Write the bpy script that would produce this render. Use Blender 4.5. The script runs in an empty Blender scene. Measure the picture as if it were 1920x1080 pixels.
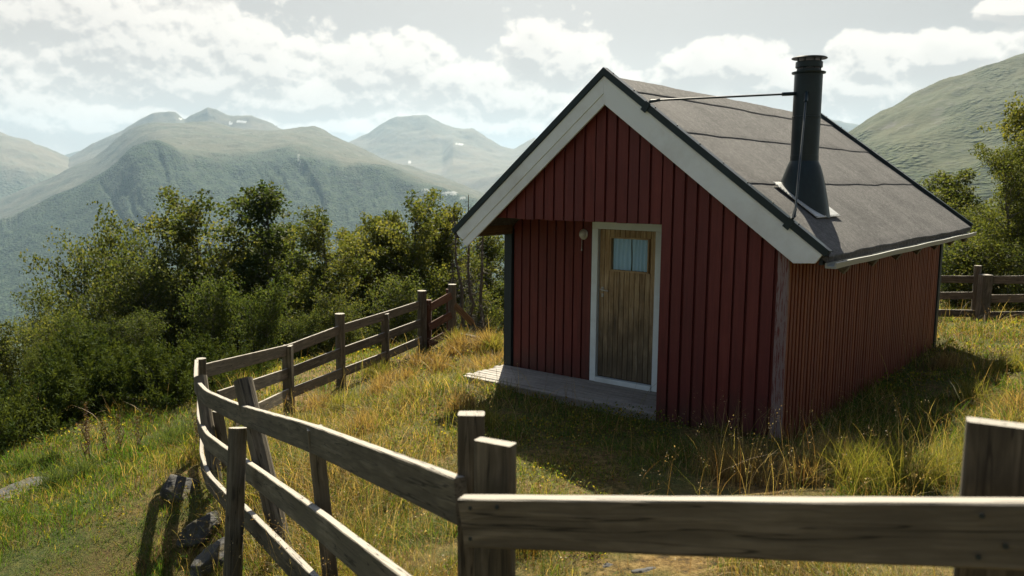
import bpy, math, random
import numpy as np
from mathutils import Vector, Matrix
random.seed(7)
rng = np.random.default_rng(7)
R = math.radians
scn = bpy.context.scene

# ------------------------------------------------------------------ camera
CAM = np.array([7.186, -8.064, 2.57])
YAW, PITCH, ROLL, FPX = .668, -.128, .008, 1552.6
_r = np.array([math.cos(YAW), math.sin(YAW), 0.]); _f = np.array([-math.sin(YAW), math.cos(YAW), 0.]); _u = np.array([0, 0, 1.])
FW = _f*math.cos(PITCH)+_u*math.sin(PITCH); _U = _u*math.cos(PITCH)-_f*math.sin(PITCH)
RT = _r*math.cos(ROLL)+_U*math.sin(ROLL); UP = _U*math.cos(ROLL)-_r*math.sin(ROLL)
cd = bpy.data.cameras.new('camera'); cam = bpy.data.objects.new('camera', cd); scn.collection.objects.link(cam)
m3 = np.stack([RT, UP, -FW], 1)
cam.matrix_world = Matrix([list(m3[i])+[CAM[i]] for i in range(3)]+[[0, 0, 0, 1]])
cd.lens = FPX/1920*36; cd.sensor_width = 36; cd.clip_start = .05; cd.clip_end = 60000
cd.dof.use_dof = True; cd.dof.focus_distance = 9.5; cd.dof.aperture_fstop = 3.5
scn.camera = cam
def ray(px, py): return FW+RT*(px-960)/FPX-UP*(py-540)/FPX
def at(px, py, d): return CAM+ray(px, py)*d                       # a point at forward distance d
def azel(px, py):
    v = ray(px, py); return (math.atan2(v@_r, v@_f), math.atan2(v[2], math.hypot(v@_r, v@_f)))

# ------------------------------------------------------------------ light
SUN_AZ, SUN_EL = 35.0, 46.0
tosun = Vector((-math.sin(R(SUN_AZ))*math.cos(R(SUN_EL)), math.cos(R(SUN_AZ))*math.cos(R(SUN_EL)), math.sin(R(SUN_EL))))
ld = bpy.data.lights.new('sun', 'SUN'); ld.energy = 5.0; ld.angle = R(.53); ld.color = (1, .91, .73)
sun = bpy.data.objects.new('sun', ld); scn.collection.objects.link(sun)
sun.rotation_euler = (-tosun).to_track_quat('-Z', 'Y').to_euler()
scn.view_settings.view_transform = 'Standard'; scn.view_settings.look = 'None'
scn.view_settings.exposure = 1.45; scn.view_settings.gamma = 1.0
scn.cycles.use_denoising = True
scn.cycles.max_bounces = 6; scn.cycles.transparent_max_bounces = 8; scn.cycles.volume_bounces = 0

# ---- tiny node helper
class NT:
    def __init__(s, tree): s.t = tree; s.n = tree.nodes; s.l = tree.links
    def new(s, typ, ins=None, **kw):
        n = s.n.new(typ)
        for k, v in kw.items(): setattr(n, k, v)
        for k, v in (ins or {}).items():
            sk = n.inputs[k]
            if hasattr(v, 'is_output') or isinstance(v, bpy.types.NodeSocket): s.l.new(v, sk)
            else:
                if isinstance(v, tuple) and len(v) == 3 and sk.type == 'RGBA': v = v+(1,)
                sk.default_value = v
        return n
    def math(s, op, a, b=0., c=0., clamp=False):
        return s.new('ShaderNodeMath', {0: a, 1: b, 2: c}, operation=op, use_clamp=clamp).outputs[0]
    def vmath(s, op, a, b=(0, 0, 0)):
        n = s.new('ShaderNodeVectorMath', {0: a, 1: b}, operation=op)
        return n.outputs[1] if op in ('LENGTH', 'DOT_PRODUCT') else n.outputs[0]
    def mix(s, f, a, b, blend='MIX'):
        n = s.new('ShaderNodeMix', data_type='RGBA', blend_type=blend)
        for i, v in ((0, f), (6, a), (7, b)):
            if isinstance(v, bpy.types.NodeSocket): s.l.new(v, n.inputs[i])
            else: n.inputs[i].default_value = v+(1,) if isinstance(v, tuple) and len(v) == 3 else v
        return n.outputs[2]
    def noise(s, vec, scale, detail=4, rough=.55, dist=0., col=False):
        n = s.new('ShaderNodeTexNoise', {'Scale': scale, 'Detail': detail, 'Roughness': rough, 'Distortion': dist})
        if vec is not None: s.l.new(vec, n.inputs['Vector'])
        return n.outputs[1 if col else 0]
    def ramp(s, f, stops):
        n = s.new('ShaderNodeValToRGB', {0: f}); e = n.color_ramp.elements
        while len(e) < len(stops): e.new(.5)
        for k, (p, c) in enumerate(stops):
            e[k].position = p; e[k].color = c+(1,) if isinstance(c, tuple) else (c, c, c, 1)
        return n.outputs[0]
    def rng(s, v, a, b, c=0., d=1., smooth=False):
        n = s.new('ShaderNodeMapRange', {0: v, 1: a, 2: b, 3: c, 4: d}, interpolation_type='SMOOTHSTEP' if smooth else 'LINEAR')
        return n.outputs[0]

# ------------------------------------------------------------------ sky with cumulus
def build_world():
    w = bpy.data.worlds.new('World'); scn.world = w; w.use_nodes = True
    N = NT(w.node_tree); N.n.clear()
    # cloud density group : (azimuth, elevation) -> density
    g = bpy.data.node_groups.new('cloud_density', 'ShaderNodeTree')
    g.interface.new_socket('P', in_out='INPUT', socket_type='NodeSocketVector')
    g.interface.new_socket('D', in_out='OUTPUT', socket_type='NodeSocketFloat')
    G = NT(g); gi = G.new('NodeGroupInput'); go = G.new('NodeGroupOutput')
    P = gi.outputs[0]
    warp = G.noise(P, 9, 3, .6, col=True)
    Pw = G.vmath('ADD', P, G.vmath('MULTIPLY', G.vmath('SUBTRACT', warp, (.5, .5, .5)), (.05, .03, 0)))
    blobs = [(60,40,300,85),(250,95,260,75),(390,160,190,70),(500,140,110,60),(600,190,130,60),(60,225,120,48),(180,242,90,34),(-120,220,120,60),
             (660,135,60,44),(740,135,100,50),(830,160,80,46),(910,190,120,55),(1000,105,58,56),(1065,130,60,70),(1080,210,110,65),
             (600,240,200,32),(900,240,220,32),(300,225,230,30),(1310,130,70,38),(1400,135,90,42),(1480,165,110,36),(1262,118,22,16),
             (1640,130,75,42),(1760,112,72,36),(1590,180,110,44),(1900,16,40,15),(2150,90,160,60),(-250,90,260,80),(960,-330,300,70),(300,-500,300,90),(1700,-420,260,80)]
    acc = None
    k = 1/FPX
    for (x, y, rx, ry) in blobs:
        a, e = azel(x, y)
        v = G.vmath('MULTIPLY', G.vmath('SUBTRACT', Pw, (a, e, 0)), (1/(rx*k*1.25), 1/(ry*k*1.25), 0))
        q = G.math('SUBTRACT', 1.0, G.vmath('LENGTH', v))
        acc = q if acc is None else G.math('SMOOTH_MAX', acc, q, .25)
    P2 = G.vmath('MULTIPLY', P, (1, 1.25, 0))
    big = G.noise(P2, 13, 6, .58, .2)
    wp = G.vmath('ADD', P2, G.vmath('MULTIPLY', G.vmath('SUBTRACT', G.noise(P2, 45, 4, .6, col=True), (.5, .5, .5)), (.022, .022, 0)))
    d = G.math('ADD', G.math('MULTIPLY_ADD', acc, 1.35, .26), G.math('MULTIPLY', G.math('SUBTRACT', big, .5), 1.7))
    for sc, am in ((22., .55), (50., .38), (115., .17)):
        vor = G.new('ShaderNodeTexVoronoi', {'Vector': wp, 'Scale': sc}, feature='F1').outputs[0]
        d = G.math('ADD', d, G.math('MULTIPLY', G.math('SUBTRACT', .42, vor), am))
    g.links.new(d, go.inputs[0])
    D = N.new('ShaderNodeTexCoord').outputs['Generated']
    rx = N.vmath('DOT_PRODUCT', D, tuple(_r)); fx = N.vmath('DOT_PRODUCT', D, tuple(_f)); uz = N.vmath('DOT_PRODUCT', D, (0, 0, 1.))
    az = N.math('ARCTAN2', rx, fx); el = N.math('ARCSINE', uz)
    P = N.new('ShaderNodeCombineXYZ', {0: az, 1: el, 2: 0.}).outputs[0]
    def dens(vec):
        n = N.new('ShaderNodeGroup'); n.node_tree = g; N.l.new(vec, n.inputs[0]); return n.outputs[0]
    d0 = dens(P); d1 = dens(N.vmath('ADD', P, (.003, .009, 0)))
    mask = N.rng(d0, -.06, .24, 0, 1, True)
    lit = N.math('ADD', N.math('MULTIPLY', N.rng(N.math('SUBTRACT', d1, d0), -.16, .16, 1, 0), .65), N.math('MULTIPLY', N.rng(N.math('ADD', d1, N.math('MULTIPLY', N.noise(P, 11, 3), .8)), .3, 1.7, 1, 0, True), .38))
    thick = N.rng(d0, .1, .9, 0, 1)
    sky = N.new('ShaderNodeTexSky', sky_type='NISHITA', sun_disc=False, sun_elevation=R(SUN_EL), sun_rotation=R(360-SUN_AZ), altitude=600, air_density=1.0, dust_density=2.0, ozone_density=1.0).outputs[0]
    grey = N.new('ShaderNodeRGBToBW', {0: sky}).outputs[0]
    hz = N.rng(el, R(14), R(50), .94, .15, True)
    skyc = N.mix(hz, sky, N.mix(1., N.new('ShaderNodeCombineColor', {0: grey, 1: grey, 2: grey}).outputs[0], (1.0, .94, .865), 'MULTIPLY'))
    skyc = N.mix(1., skyc, N.ramp(N.rng(el, R(10), R(42)), [(0, .52), (1, 1.)]), 'MULTIPLY')
    cl = N.mix(lit, (3.9, 3.65, 3.38), (6.7, 6.15, 5.5))
    col = N.mix(N.math('MULTIPLY', mask, .93), skyc, cl)
    bg = N.new('ShaderNodeBackground', {'Color': col, 'Strength': .06})
    out = N.new('ShaderNodeOutputWorld'); N.l.new(bg.outputs[0], out.inputs[0])
    w.cycles.sampling_method = 'MANUAL'; w.cycles.sample_map_resolution = 512
build_world()

# ------------------------------------------------------------------ object helpers
C = scn.collection
def link(name, me, mat=None, parent=None):
    o = bpy.data.objects.new(name, me); C.objects.link(o)
    if mat: me.materials.append(mat)
    if parent: o.parent = parent
    return o
def tag(o, label=None, cat=None, group=None, kind=None):
    if label: o['label'] = label
    if cat: o['category'] = cat
    if group: o['group'] = group
    if kind: o['kind'] = kind
    return o
def empty(name, loc=(0, 0, 0), rz=0):
    o = bpy.data.objects.new(name, None); C.objects.link(o); o.location = loc; o.rotation_euler = (0, 0, rz); o.empty_display_size = .2
    return o
def np_mesh(name, verts, tris=None, quads=None, attrs=None, smooth=False):
    me = bpy.data.meshes.new(name)
    verts = np.asarray(verts, np.float32).reshape(-1, 3)
    me.vertices.add(len(verts)); me.vertices.foreach_set('co', verts.ravel())
    nt = 0 if tris is None else len(tris); nq = 0 if quads is None else len(quads)
    li = np.concatenate([np.asarray(a, np.int32).ravel() for a in (tris, quads) if a is not None and len(a)])
    tot = np.concatenate([np.full(nt, 3, np.int32), np.full(nq, 4, np.int32)])
    st = np.concatenate([[0], np.cumsum(tot)[:-1]]).astype(np.int32)
    me.loops.add(len(li)); me.loops.foreach_set('vertex_index', li)
    me.polygons.add(nt+nq); me.polygons.foreach_set('loop_start', st); me.polygons.foreach_set('loop_total', tot)
    if smooth: me.polygons.foreach_set('use_smooth', np.ones(nt+nq, bool))
    me.update(calc_edges=True)
    for k, a in (attrs or {}).items():
        a = np.asarray(a, np.float32)
        if a.ndim == 1: me.attributes.new(k, 'FLOAT', 'POINT').data.foreach_set('value', a)
        else: me.attributes.new(k, 'FLOAT_VECTOR', 'POINT').data.foreach_set('vector', a.ravel())
    return me
def norm(v): v = np.asarray(v, float); return v/max(1e-9, np.linalg.norm(v))

class MB:
    """collects boards, tubes and prisms; gc = grain coordinates (x along the piece), rnd = one random per piece"""
    def __init__(s): s.v = []; s.f = []; s.gc = []; s.rnd = []; s.sm = []
    def add(s, verts, faces, gc, rnd=None, smooth=False):
        o = len(s.v); r = random.random() if rnd is None else rnd; off = np.array([r*37., r*11.3, r*5.7])
        s.v += [tuple(p) for p in verts]; s.gc += [tuple(np.asarray(q)+off) for q in gc]; s.rnd += [r]*len(verts)
        s.f += [[i+o for i in f] for f in faces]; s.sm += [smooth]*len(faces)
    def box(s, lo, hi, axis=2, rnd=None):
        lo = np.array(lo, float); hi = np.array(hi, float); c = (lo+hi)/2; h = (hi-lo)/2
        s.obox(c, (1, 0, 0), (0, 1, 0), (0, 0, 1), h, axis, rnd)
    def obox(s, c, ax, ay, az, h, axis=0, rnd=None):
        c = np.array(c, float); A = [np.array(ax, float), np.array(ay, float), np.array(az, float)]; V = []; Gc = []
        perm = [axis, (axis+1) % 3, (axis+2) % 3]
        for i in (-1, 1):
            for j in (-1, 1):
                for k in (-1, 1):
                    q = (i*h[0], j*h[1], k*h[2]); V.append(c+A[0]*q[0]+A[1]*q[1]+A[2]*q[2]); Gc.append([q[perm[0]], q[perm[1]], q[perm[2]]])
        s.add(V, [[0,1,3,2],[4,6,7,5],[0,4,5,1],[2,3,7,6],[0,2,6,4],[1,5,7,3]], Gc, rnd)
    def prism(s, poly, ax, ay, o, n, depth, along=(1, 0), rnd=None):
        """polygon (a,b) in plane (ax,ay) at o, extruded by depth along n"""
        ax, ay, o, n = [np.array(t, float) for t in (ax, ay, o, n)]; k = len(poly); V = []; Gc = []
        al = norm(along)
        for t in (0, depth):
            for a, b in poly:
                V.append(o+ax*a+ay*b+n*t); Gc.append([a*al[0]+b*al[1], -a*al[1]+b*al[0], t])
        F = [list(range(k))[::-1], list(range(k, 2*k))]+[[i, (i+1) % k, k+(i+1) % k, k+i] for i in range(k)]
        s.add(V, F, Gc, rnd)
    def sweep(s, path, sec, up=(0, 0, 1), rnd=None, wob=0., smooth=False, taper=None, cap=True, seedoff=None):
        """cross-section sec [(side,up)] swept along path; wob = random roughness"""
        path = [np.array(p, float) for p in path]; n = len(path); k = len(sec); V = []; Gc = []; L = 0
        up = np.array(up, float)
        per = np.cumsum([0]+[math.dist(sec[i], sec[(i+1) % k]) for i in range(k-1)])
        for i, p in enumerate(path):
            t = norm(path[min(n-1, i+1)]-path[max(0, i-1)]); sd = norm(np.cross(t, up)); u2 = np.cross(sd, t)
            if i: L += np.linalg.norm(p-path[i-1])
            sc = 1 if taper is None else taper[i]
            for j, (a, b) in enumerate(sec):
                w1 = random.uniform(-wob, wob); w2 = random.uniform(-wob, wob)
                V.append(p+sd*(a*sc+w1)+u2*(b*sc+w2)); Gc.append([L, a, b])
        F = [[i*k+j, i*k+(j+1) % k, (i+1)*k+(j+1) % k, (i+1)*k+j] for i in range(n-1) for j in range(k)]
        F = [f[::-1] for f in F]
        if cap: F += [list(range(k)), [(n-1)*k+j for j in range(k)][::-1]]
        s.add(V, F, Gc, rnd, smooth)
    def tube(s, a, b, r, k=8, r2=None, rnd=None, up=None, seg=1, wob=0., smooth=True):
        a = np.array(a, float); b = np.array(b, float); t = norm(b-a)
        up = up if up is not None else ((0, 0, 1) if abs(t[2]) < .9 else (0, 1, 0))
        sec = [(r*math.cos(2*math.pi*j/k), r*math.sin(2*math.pi*j/k)) for j in range(k)]
        tp = [1+(0 if r2 is None else (r2/r-1))*i/seg for i in range(seg+1)]
        s.sweep([a+(b-a)*i/seg for i in range(seg+1)], sec, up, rnd, wob, smooth, tp)
    def lathe(s, prof, o, k=32, rnd=None, smooth=True):
        V = []; Gc = []; o = np.array(o, float)
        for r, z in prof:
            for j in range(k):
                a = 2*math.pi*j/k; V.append(o+np.array([r*math.cos(a), r*math.sin(a), z])); Gc.append([z, r*math.cos(a), r*math.sin(a)])
        n = len(prof); F = [[i*k+j, i*k+(j+1) % k, (i+1)*k+(j+1) % k, (i+1)*k+j] for i in range(n-1) for j in range(k)]
        F += [list(range(k))[::-1], [(n-1)*k+j for j in range(k)]]
        s.add(V, F, Gc, rnd, smooth)
    def build(s, name, mat, parent=None, bevel=0., loc=None):
        me = bpy.data.meshes.new(name); me.from_pydata(s.v, [], s.f)
        me.polygons.foreach_set('use_smooth', np.array(s.sm, bool))
        me.attributes.new('gc', 'FLOAT_VECTOR', 'POINT').data.foreach_set('vector', np.array(s.gc, np.float32).ravel())
        me.attributes.new('rnd', 'FLOAT', 'POINT').data.foreach_set('value', np.array(s.rnd, np.float32))
        me.update()
        if any(s.sm): me.set_sharp_from_angle(angle=R(38))
        o = link(name, me, mat, parent)
        if bevel:
            b = o.modifiers.new('bevel', 'BEVEL'); b.width = bevel; b.segments = 2; b.limit_method = 'ANGLE'; b.angle_limit = R(40); b.harden_normals = False
        return o

# value noise in numpy
def _hash(i, j, s): 
    h = (i*374761393+j*668265263+s*974711) & 0xffffffff; h = ((h ^ (h >> 13))*1274126177) & 0xffffffff; return ((h ^ (h >> 16)) & 0xffffff)/float(0xffffff)
def vnoise(x, y, s=0):
    x = np.asarray(x, float); y = np.asarray(y, float); i = np.floor(x).astype(np.int64); j = np.floor(y).astype(np.int64); fx = x-i; fy = y-j
    fx = fx*fx*fx*(fx*(fx*6-15)+10); fy = fy*fy*fy*(fy*(fy*6-15)+10)
    a = _hash(i, j, s); b = _hash(i+1, j, s); c = _hash(i, j+1, s); d = _hash(i+1, j+1, s)
    return (a*(1-fx)+b*fx)*(1-fy)+(c*(1-fx)+d*fx)*fy
def fbm(x, y, s=0, o=5, g=.5):
    t = 0; a = 1; n = 0
    for k in range(o): t = t+a*vnoise(x*2**k+k*17.3, y*2**k-k*9.1, s+k); n += a; a *= g
    return t/n-.5
def sstep(x, a, b): t = np.clip((np.asarray(x, float)-a)/(b-a), 0, 1); return t*t*(3-2*t)

# ------------------------------------------------------------------ materials
def material(name, fn):
    m = bpy.data.materials.new(name); m.use_nodes = True; N = NT(m.node_tree); N.n.clear()
    out = N.new('ShaderNodeOutputMaterial'); sh = fn(N, out); N.l.new(sh, out.inputs[0]); return m
def attr(N, n): return N.new('ShaderNodeAttribute', attribute_name=n)
def princ(N, col, rough=.7, bump=None, bs=.3, bd=.01, spec=.4, metal=0.):
    p = N.new('ShaderNodeBsdfPrincipled', {'Base Color': col, 'Roughness': rough, 'Metallic': metal, 'Specular IOR Level': spec})
    if bump is not None:
        b = N.new('ShaderNodeBump', {'Height': bump, 'Strength': bs, 'Distance': bd}); N.l.new(b.outputs[0], p.inputs['Normal'])
    return p.outputs[0]
def wood(name, dark, mid, light, rough=.75, grain=1., bs=.5, knots=True, tint=.35):
    def fn(N, out):
        g = attr(N, 'gc').outputs['Vector']; r = attr(N, 'rnd').outputs['Fac']
        gv = N.vmath('MULTIPLY', g, (1.6*grain, 26*grain, 26*grain))
        wv = N.vmath('ADD', gv, N.vmath('MULTIPLY', N.noise(g, 3., 2, col=True), (0, 2.2, 2.2)))
        a = N.noise(wv, 1.0, 5, .6, .3); fine = N.noise(N.vmath('MULTIPLY', g, (6, 160, 160)), 1., 3, .6)
        blot = N.noise(g, 5., 4, .6)
        f = N.math('ADD', N.math('MULTIPLY', a, .75), N.math('MULTIPLY', fine, .25))
        col = N.ramp(f, [(.34, dark), (.50, mid), (.66, light)])
        col = N.mix(N.rng(blot, .38, .68, .0, .55), col, dark)
        col = N.mix(tint, col, N.ramp(r, [(0, dark), (.5, mid), (1, light)]))
        if name == 'weathered_wood':   # sunlit tops painted in: upward faces mixed to a bleached grey
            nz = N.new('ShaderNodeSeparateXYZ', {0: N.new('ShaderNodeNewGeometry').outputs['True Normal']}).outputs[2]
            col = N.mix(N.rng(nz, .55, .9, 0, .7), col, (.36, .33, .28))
        cr = N.math('ABSOLUTE', N.math('SUBTRACT', N.noise(N.vmath('MULTIPLY', g, (1.1, 30, 30)), 1., 2, .5), .47)); col = N.mix(N.rng(cr, .002, .016, .8, 0, True), col, tuple(c*.4 for c in dark))
        if knots:
            v = N.new('ShaderNodeTexVoronoi', {'Vector': N.vmath('MULTIPLY', N.vmath('ADD', g, N.vmath('MULTIPLY', N.noise(g, 9, 2, col=True), (.06, .03, .03))), (1.7, 8, 8)), 'Scale': 1.}).outputs[0]
            col = N.mix(N.rng(v, .04, .15, .75, 0, True), col, tuple(c*.5 for c in dark))
        return princ(N, col, rough, f, bs, .006, .35)
    return material(name, fn)
M = {}
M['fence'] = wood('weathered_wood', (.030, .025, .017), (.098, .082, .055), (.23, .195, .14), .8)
M['fence_red'] = wood('stained_wood', (.05, .022, .012), (.11, .05, .028), (.18, .10, .06), .8)
M['beam'] = wood('beam_wood', (.06, .035, .015), (.16, .09, .04), (.27, .17, .08), .8)
def f_red(N, out):
    g = attr(N, 'gc').outputs['Vector']; r = attr(N, 'rnd').outputs['Fac']
    a = N.noise(N.vmath('MULTIPLY', g, (2, 30, 30)), 1., 5, .6); b = N.noise(g, 1.7, 4, .6); fine = N.noise(N.vmath('MULTIPLY', g, (9, 220, 220)), 1., 3)
    col = N.ramp(N.math('ADD', N.math('MULTIPLY', a, .6), N.math('MULTIPLY', b, .4)), [(.3, (.076, .015, .0115)), (.5, (.132, .0245, .019)), (.75, (.195, .044, .033))])
    col = N.mix(N.math('MULTIPLY', r, .7), col, (.09, .019, .018))
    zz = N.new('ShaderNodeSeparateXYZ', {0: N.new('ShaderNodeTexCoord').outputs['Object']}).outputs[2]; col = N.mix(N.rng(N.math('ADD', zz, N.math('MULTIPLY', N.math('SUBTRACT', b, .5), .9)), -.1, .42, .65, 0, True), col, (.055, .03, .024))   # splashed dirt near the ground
    wear = N.rng(N.noise(N.vmath('MULTIPLY', g, (3, 40, 40)), 1.3, 6, .7), .66, .78, 0, .5)
    col = N.mix(wear, col, (.17, .095, .08))
    return princ(N, col, .62, N.math('ADD', a, N.math('MULTIPLY', fine, .5)), .35, .004, .35)
M['red'] = material('red_paint', f_red)
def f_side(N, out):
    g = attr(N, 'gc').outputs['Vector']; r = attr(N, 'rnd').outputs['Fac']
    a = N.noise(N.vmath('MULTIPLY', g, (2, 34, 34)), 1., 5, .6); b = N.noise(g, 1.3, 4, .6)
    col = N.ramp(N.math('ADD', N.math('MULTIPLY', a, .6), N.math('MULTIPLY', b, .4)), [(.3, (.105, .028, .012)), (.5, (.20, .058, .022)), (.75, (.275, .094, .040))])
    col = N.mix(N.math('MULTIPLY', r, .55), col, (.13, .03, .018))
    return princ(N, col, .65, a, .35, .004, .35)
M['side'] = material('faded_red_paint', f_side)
def paint(name, base, dirt, chip, chipamt=.70, rough=.5):
    def fn(N, out):
        g = attr(N, 'gc').outputs['Vector']
        a = N.noise(N.vmath('MULTIPLY', g, (2.5, 30, 30)), 1., 5, .6); b = N.noise(g, 2.2, 5, .62)
        c = N.noise(N.vmath('MULTIPLY', g, (5, 70, 70)), 1., 6, .75)
        col = N.mix(N.rng(b, .45, .75, 0, .6), base, dirt)
        col = N.mix(N.rng(c, chipamt, chipamt+.06), col, chip)
        return princ(N, col, rough, N.math('SUBTRACT', a, N.math('MULTIPLY', c, .5)), .25, .003, .4)
    return material(name, fn)
M['white'] = paint('white_paint', (.75, .80, .81), (.50, .50, .47), (.32, .28, .22), .72)
M['frame'] = paint('door_frame_paint', (.70, .79, .82), (.42, .45, .44), (.26, .2, .15), .66)
M['peel'] = paint('peeling_paint', (.22, .17, .165), (.19, .12, .115), (.13, .035, .03), .50, .85)
M['dark'] = paint('dark_paint', (.014, .024, .028), (.022, .03, .032), (.05, .055, .055), .74, .55)
M['fascia'] = paint('gutter_paint', (.30, .30, .27), (.28, .30, .24), (.2, .2, .14), .66, .6)
def f_black(N, out):
    g = attr(N, 'gc').outputs['Vector']; b = N.noise(g, 6., 4)
    return princ(N, N.ramp(b, [(.3, (.005, .014, .017)), (.7, (.010, .024, .028))]), .36, N.noise(g, 60, 2), .05, .002, .35)
M['black'] = material('black_enamel', f_black)
M['galv'] = material('galvanised_sheet', lambda N, o: princ(N, N.ramp(N.noise(attr(N, 'gc').outputs['Vector'], 9, 4), [(.3, (.40, .41, .40)), (.7, (.58, .58, .55))]), .5, None, metal=.3))
M['steel'] = material('lamp_metal', lambda N, o: princ(N, N.ramp(N.noise(attr(N, 'gc').outputs['Vector'], 40, 4), [(.3, (.30, .30, .28)), (.7, (.55, .54, .50))]), .4, None, metal=.5))
def f_felt(N, out):
    g = N.new('ShaderNodeTexCoord').outputs['Object']
    gr = N.noise(g, 170, 2, .7); md = N.noise(g, 26, 4, .65); bl = N.noise(N.vmath('MULTIPLY', g, (1, .5, 1)), 2.2, 5, .6)
    st = N.noise(N.vmath('MULTIPLY', g, (.7, 9, .7)), 1., 4, .6)
    f = N.math('ADD', N.math('ADD', N.math('MULTIPLY', gr, .42), N.math('MULTIPLY', md, .28)), N.math('ADD', N.math('MULTIPLY', bl, .2), N.math('MULTIPLY', st, .1)))
    col = N.ramp(f, [(.38, (.018, .0178, .0175)), (.5, (.075, .0725, .069)), (.62, (.215, .207, .197))])
    col = N.mix(N.rng(bl, .48, .72, 0, .45), col, (.045, .042, .039))
    return princ(N, col, .85, N.math('ADD', gr, N.math('ADD', N.math('MULTIPLY', bl, 2.4), N.math('MULTIPLY', st, 1.2))), .8, .010, .3)
M['felt'] = material('roof_felt', f_felt)
def f_deck(N, out):
    g = attr(N, 'gc').outputs['Vector']; r = attr(N, 'rnd').outputs['Fac']
    a = N.noise(N.vmath('MULTIPLY', g, (2, 40, 40)), 1., 5, .65); b = N.noise(g, 2.5, 4)
    col = N.ramp(N.math('ADD', N.math('MULTIPLY', a, .6), N.math('MULTIPLY', b, .4)), [(.3, (.13, .115, .10)), (.5, (.27, .25, .22)), (.72, (.42, .39, .35))])
    return princ(N, N.mix(N.math('MULTIPLY', r, .35), col, (.22, .2, .17)), .8, a, .5, .005, .3)
M['deck'] = material('grey_decking', f_deck)
def f_door(N, out):
    g = attr(N, 'gc').outputs['Vector']; r = attr(N, 'rnd').outputs['Fac']; ob = N.new('ShaderNodeTexCoord').outputs['Object']
    z = N.new('ShaderNodeSeparateXYZ', {0: ob}).outputs[2]
    a = N.noise(N.vmath('MULTIPLY', g, (2.2, 44, 44)), 1., 6, .68, .4); b = N.noise(N.vmath('MULTIPLY', g, (3, 9, 9)), 1., 5, .65)
    col = N.ramp(N.math('ADD', N.math('MULTIPLY', a, .65), N.math('MULTIPLY', b, .35)), [(.30, (.045, .028, .014)), (.42, (.27, .175, .08)), (.55, (.45, .33, .18)), (.7, (.60, .52, .37))])
    col = N.mix(N.math('MULTIPLY', r, .35), col, (.11, .075, .04))
    damp = N.rng(N.math('ADD', z, N.math('MULTIPLY', N.math('SUBTRACT', b, .5), 1.3)), .1, 1.5, .78, 0., True)   # damp-stained foot of the door
    col = N.mix(damp, col, (.040, .041, .034))
    gouge = N.rng(N.noise(N.vmath('MULTIPLY', g, (5, 60, 60)), 1., 4, .6), .64, .70, 0, .6)
    col = N.mix(gouge, col, (.34, .32, .26))
    return princ(N, col, .72, a, .6, .005, .35)
M['door'] = material('door_planks', f_door)
def f_curtain(N, out):
    g = attr(N, 'gc').outputs['Vector']
    wv = N.noise(N.vmath('MULTIPLY', g, (300, 300, 40)), 1., 2)
    return princ(N, N.mix(N.rng(wv, .3, .7), (.40, .62, .80), (.58, .78, .92)), .9, None, spec=.1)
M['curtain'] = material('blue_curtain', f_curtain)
def f_glass(N, out):
    a = N.new('ShaderNodeBsdfTransparent', {'Color': (.95, .97, .98)}).outputs[0]; b = N.new('ShaderNodeBsdfGlossy', {'Color': (.9, .95, 1.), 'Roughness': .06}).outputs[0]
    fr = N.new('ShaderNodeFresnel', {'IOR': 1.45}).outputs[0]
    m = N.new('ShaderNodeMixShader', {0: fr, 1: a, 2: b}); return m.outputs[0]
M['glass'] = material('window_glass', f_glass)
def f_rock(N, out):
    p = N.new('ShaderNodeTexCoord').outputs['Object']
    a = N.noise(p, 3, 6, .65); s = N.noise(N.vmath('MULTIPLY', p, (3, 3, 14)), 2., 5, .6); l = N.noise(p, 9, 5, .7)
    col = N.ramp(N.math('ADD', N.math('MULTIPLY', a, .75), N.math('MULTIPLY', s, .25)), [(.3, (.022, .022, .022)), (.5, (.055, .054, .052)), (.72, (.13, .125, .115))])
    col = N.mix(N.rng(l, .48, .60, 0, .85), col, (.075, .06, .022))
    return princ(N, col, .85, N.math('ADD', a, s), .8, .03, .3)
M['rock'] = material('lichen_rock', f_rock)
def leafmat(name, trans=.45, rough=.42, spec=.5):
    def fn(N, out):
        c = attr(N, 'col').outputs['Color']
        p = N.new('ShaderNodeBsdfPrincipled', {'Base Color': c, 'Roughness': rough, 'Specular IOR Level': spec}).outputs[0]
        if 'birch' in name:
            rn = N.new('ShaderNodeObjectInfo').outputs['Random']; c = N.mix(1., c, N.ramp(rn, [(0, (.7, .82, .75)), (.5, (1., 1., 1.)), (1, (1.3, 1.25, 1.05))]), 'MULTIPLY'); N.l.new(c, p.node.inputs['Base Color'])
        t = N.new('ShaderNodeBsdfTranslucent', {'Color': N.mix(1., c, (1.5, 1.4, .68), 'MULTIPLY')}).outputs[0]
        return N.new('ShaderNodeMixShader', {0: trans, 1: p, 2: t}).outputs[0]
    return material(name, fn)
M['leaf'] = leafmat('birch_leaves', .48, .65, .12); M['needle'] = leafmat('juniper_needles', .25, .8, .04); M['grass'] = leafmat('grass_blades', .46, .65, .15); M['dry'] = leafmat('dry_stalks', .35, .6, .3)
M['bark'] = wood('birch_bark', (.03, .026, .022), (.10, .09, .08), (.28, .26, .24), .85, .4, .6)
M['deadbark'] = wood('dead_bark', (.03, .024, .018), (.07, .058, .046), (.14, .12, .10), .9, .5, .6)

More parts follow.
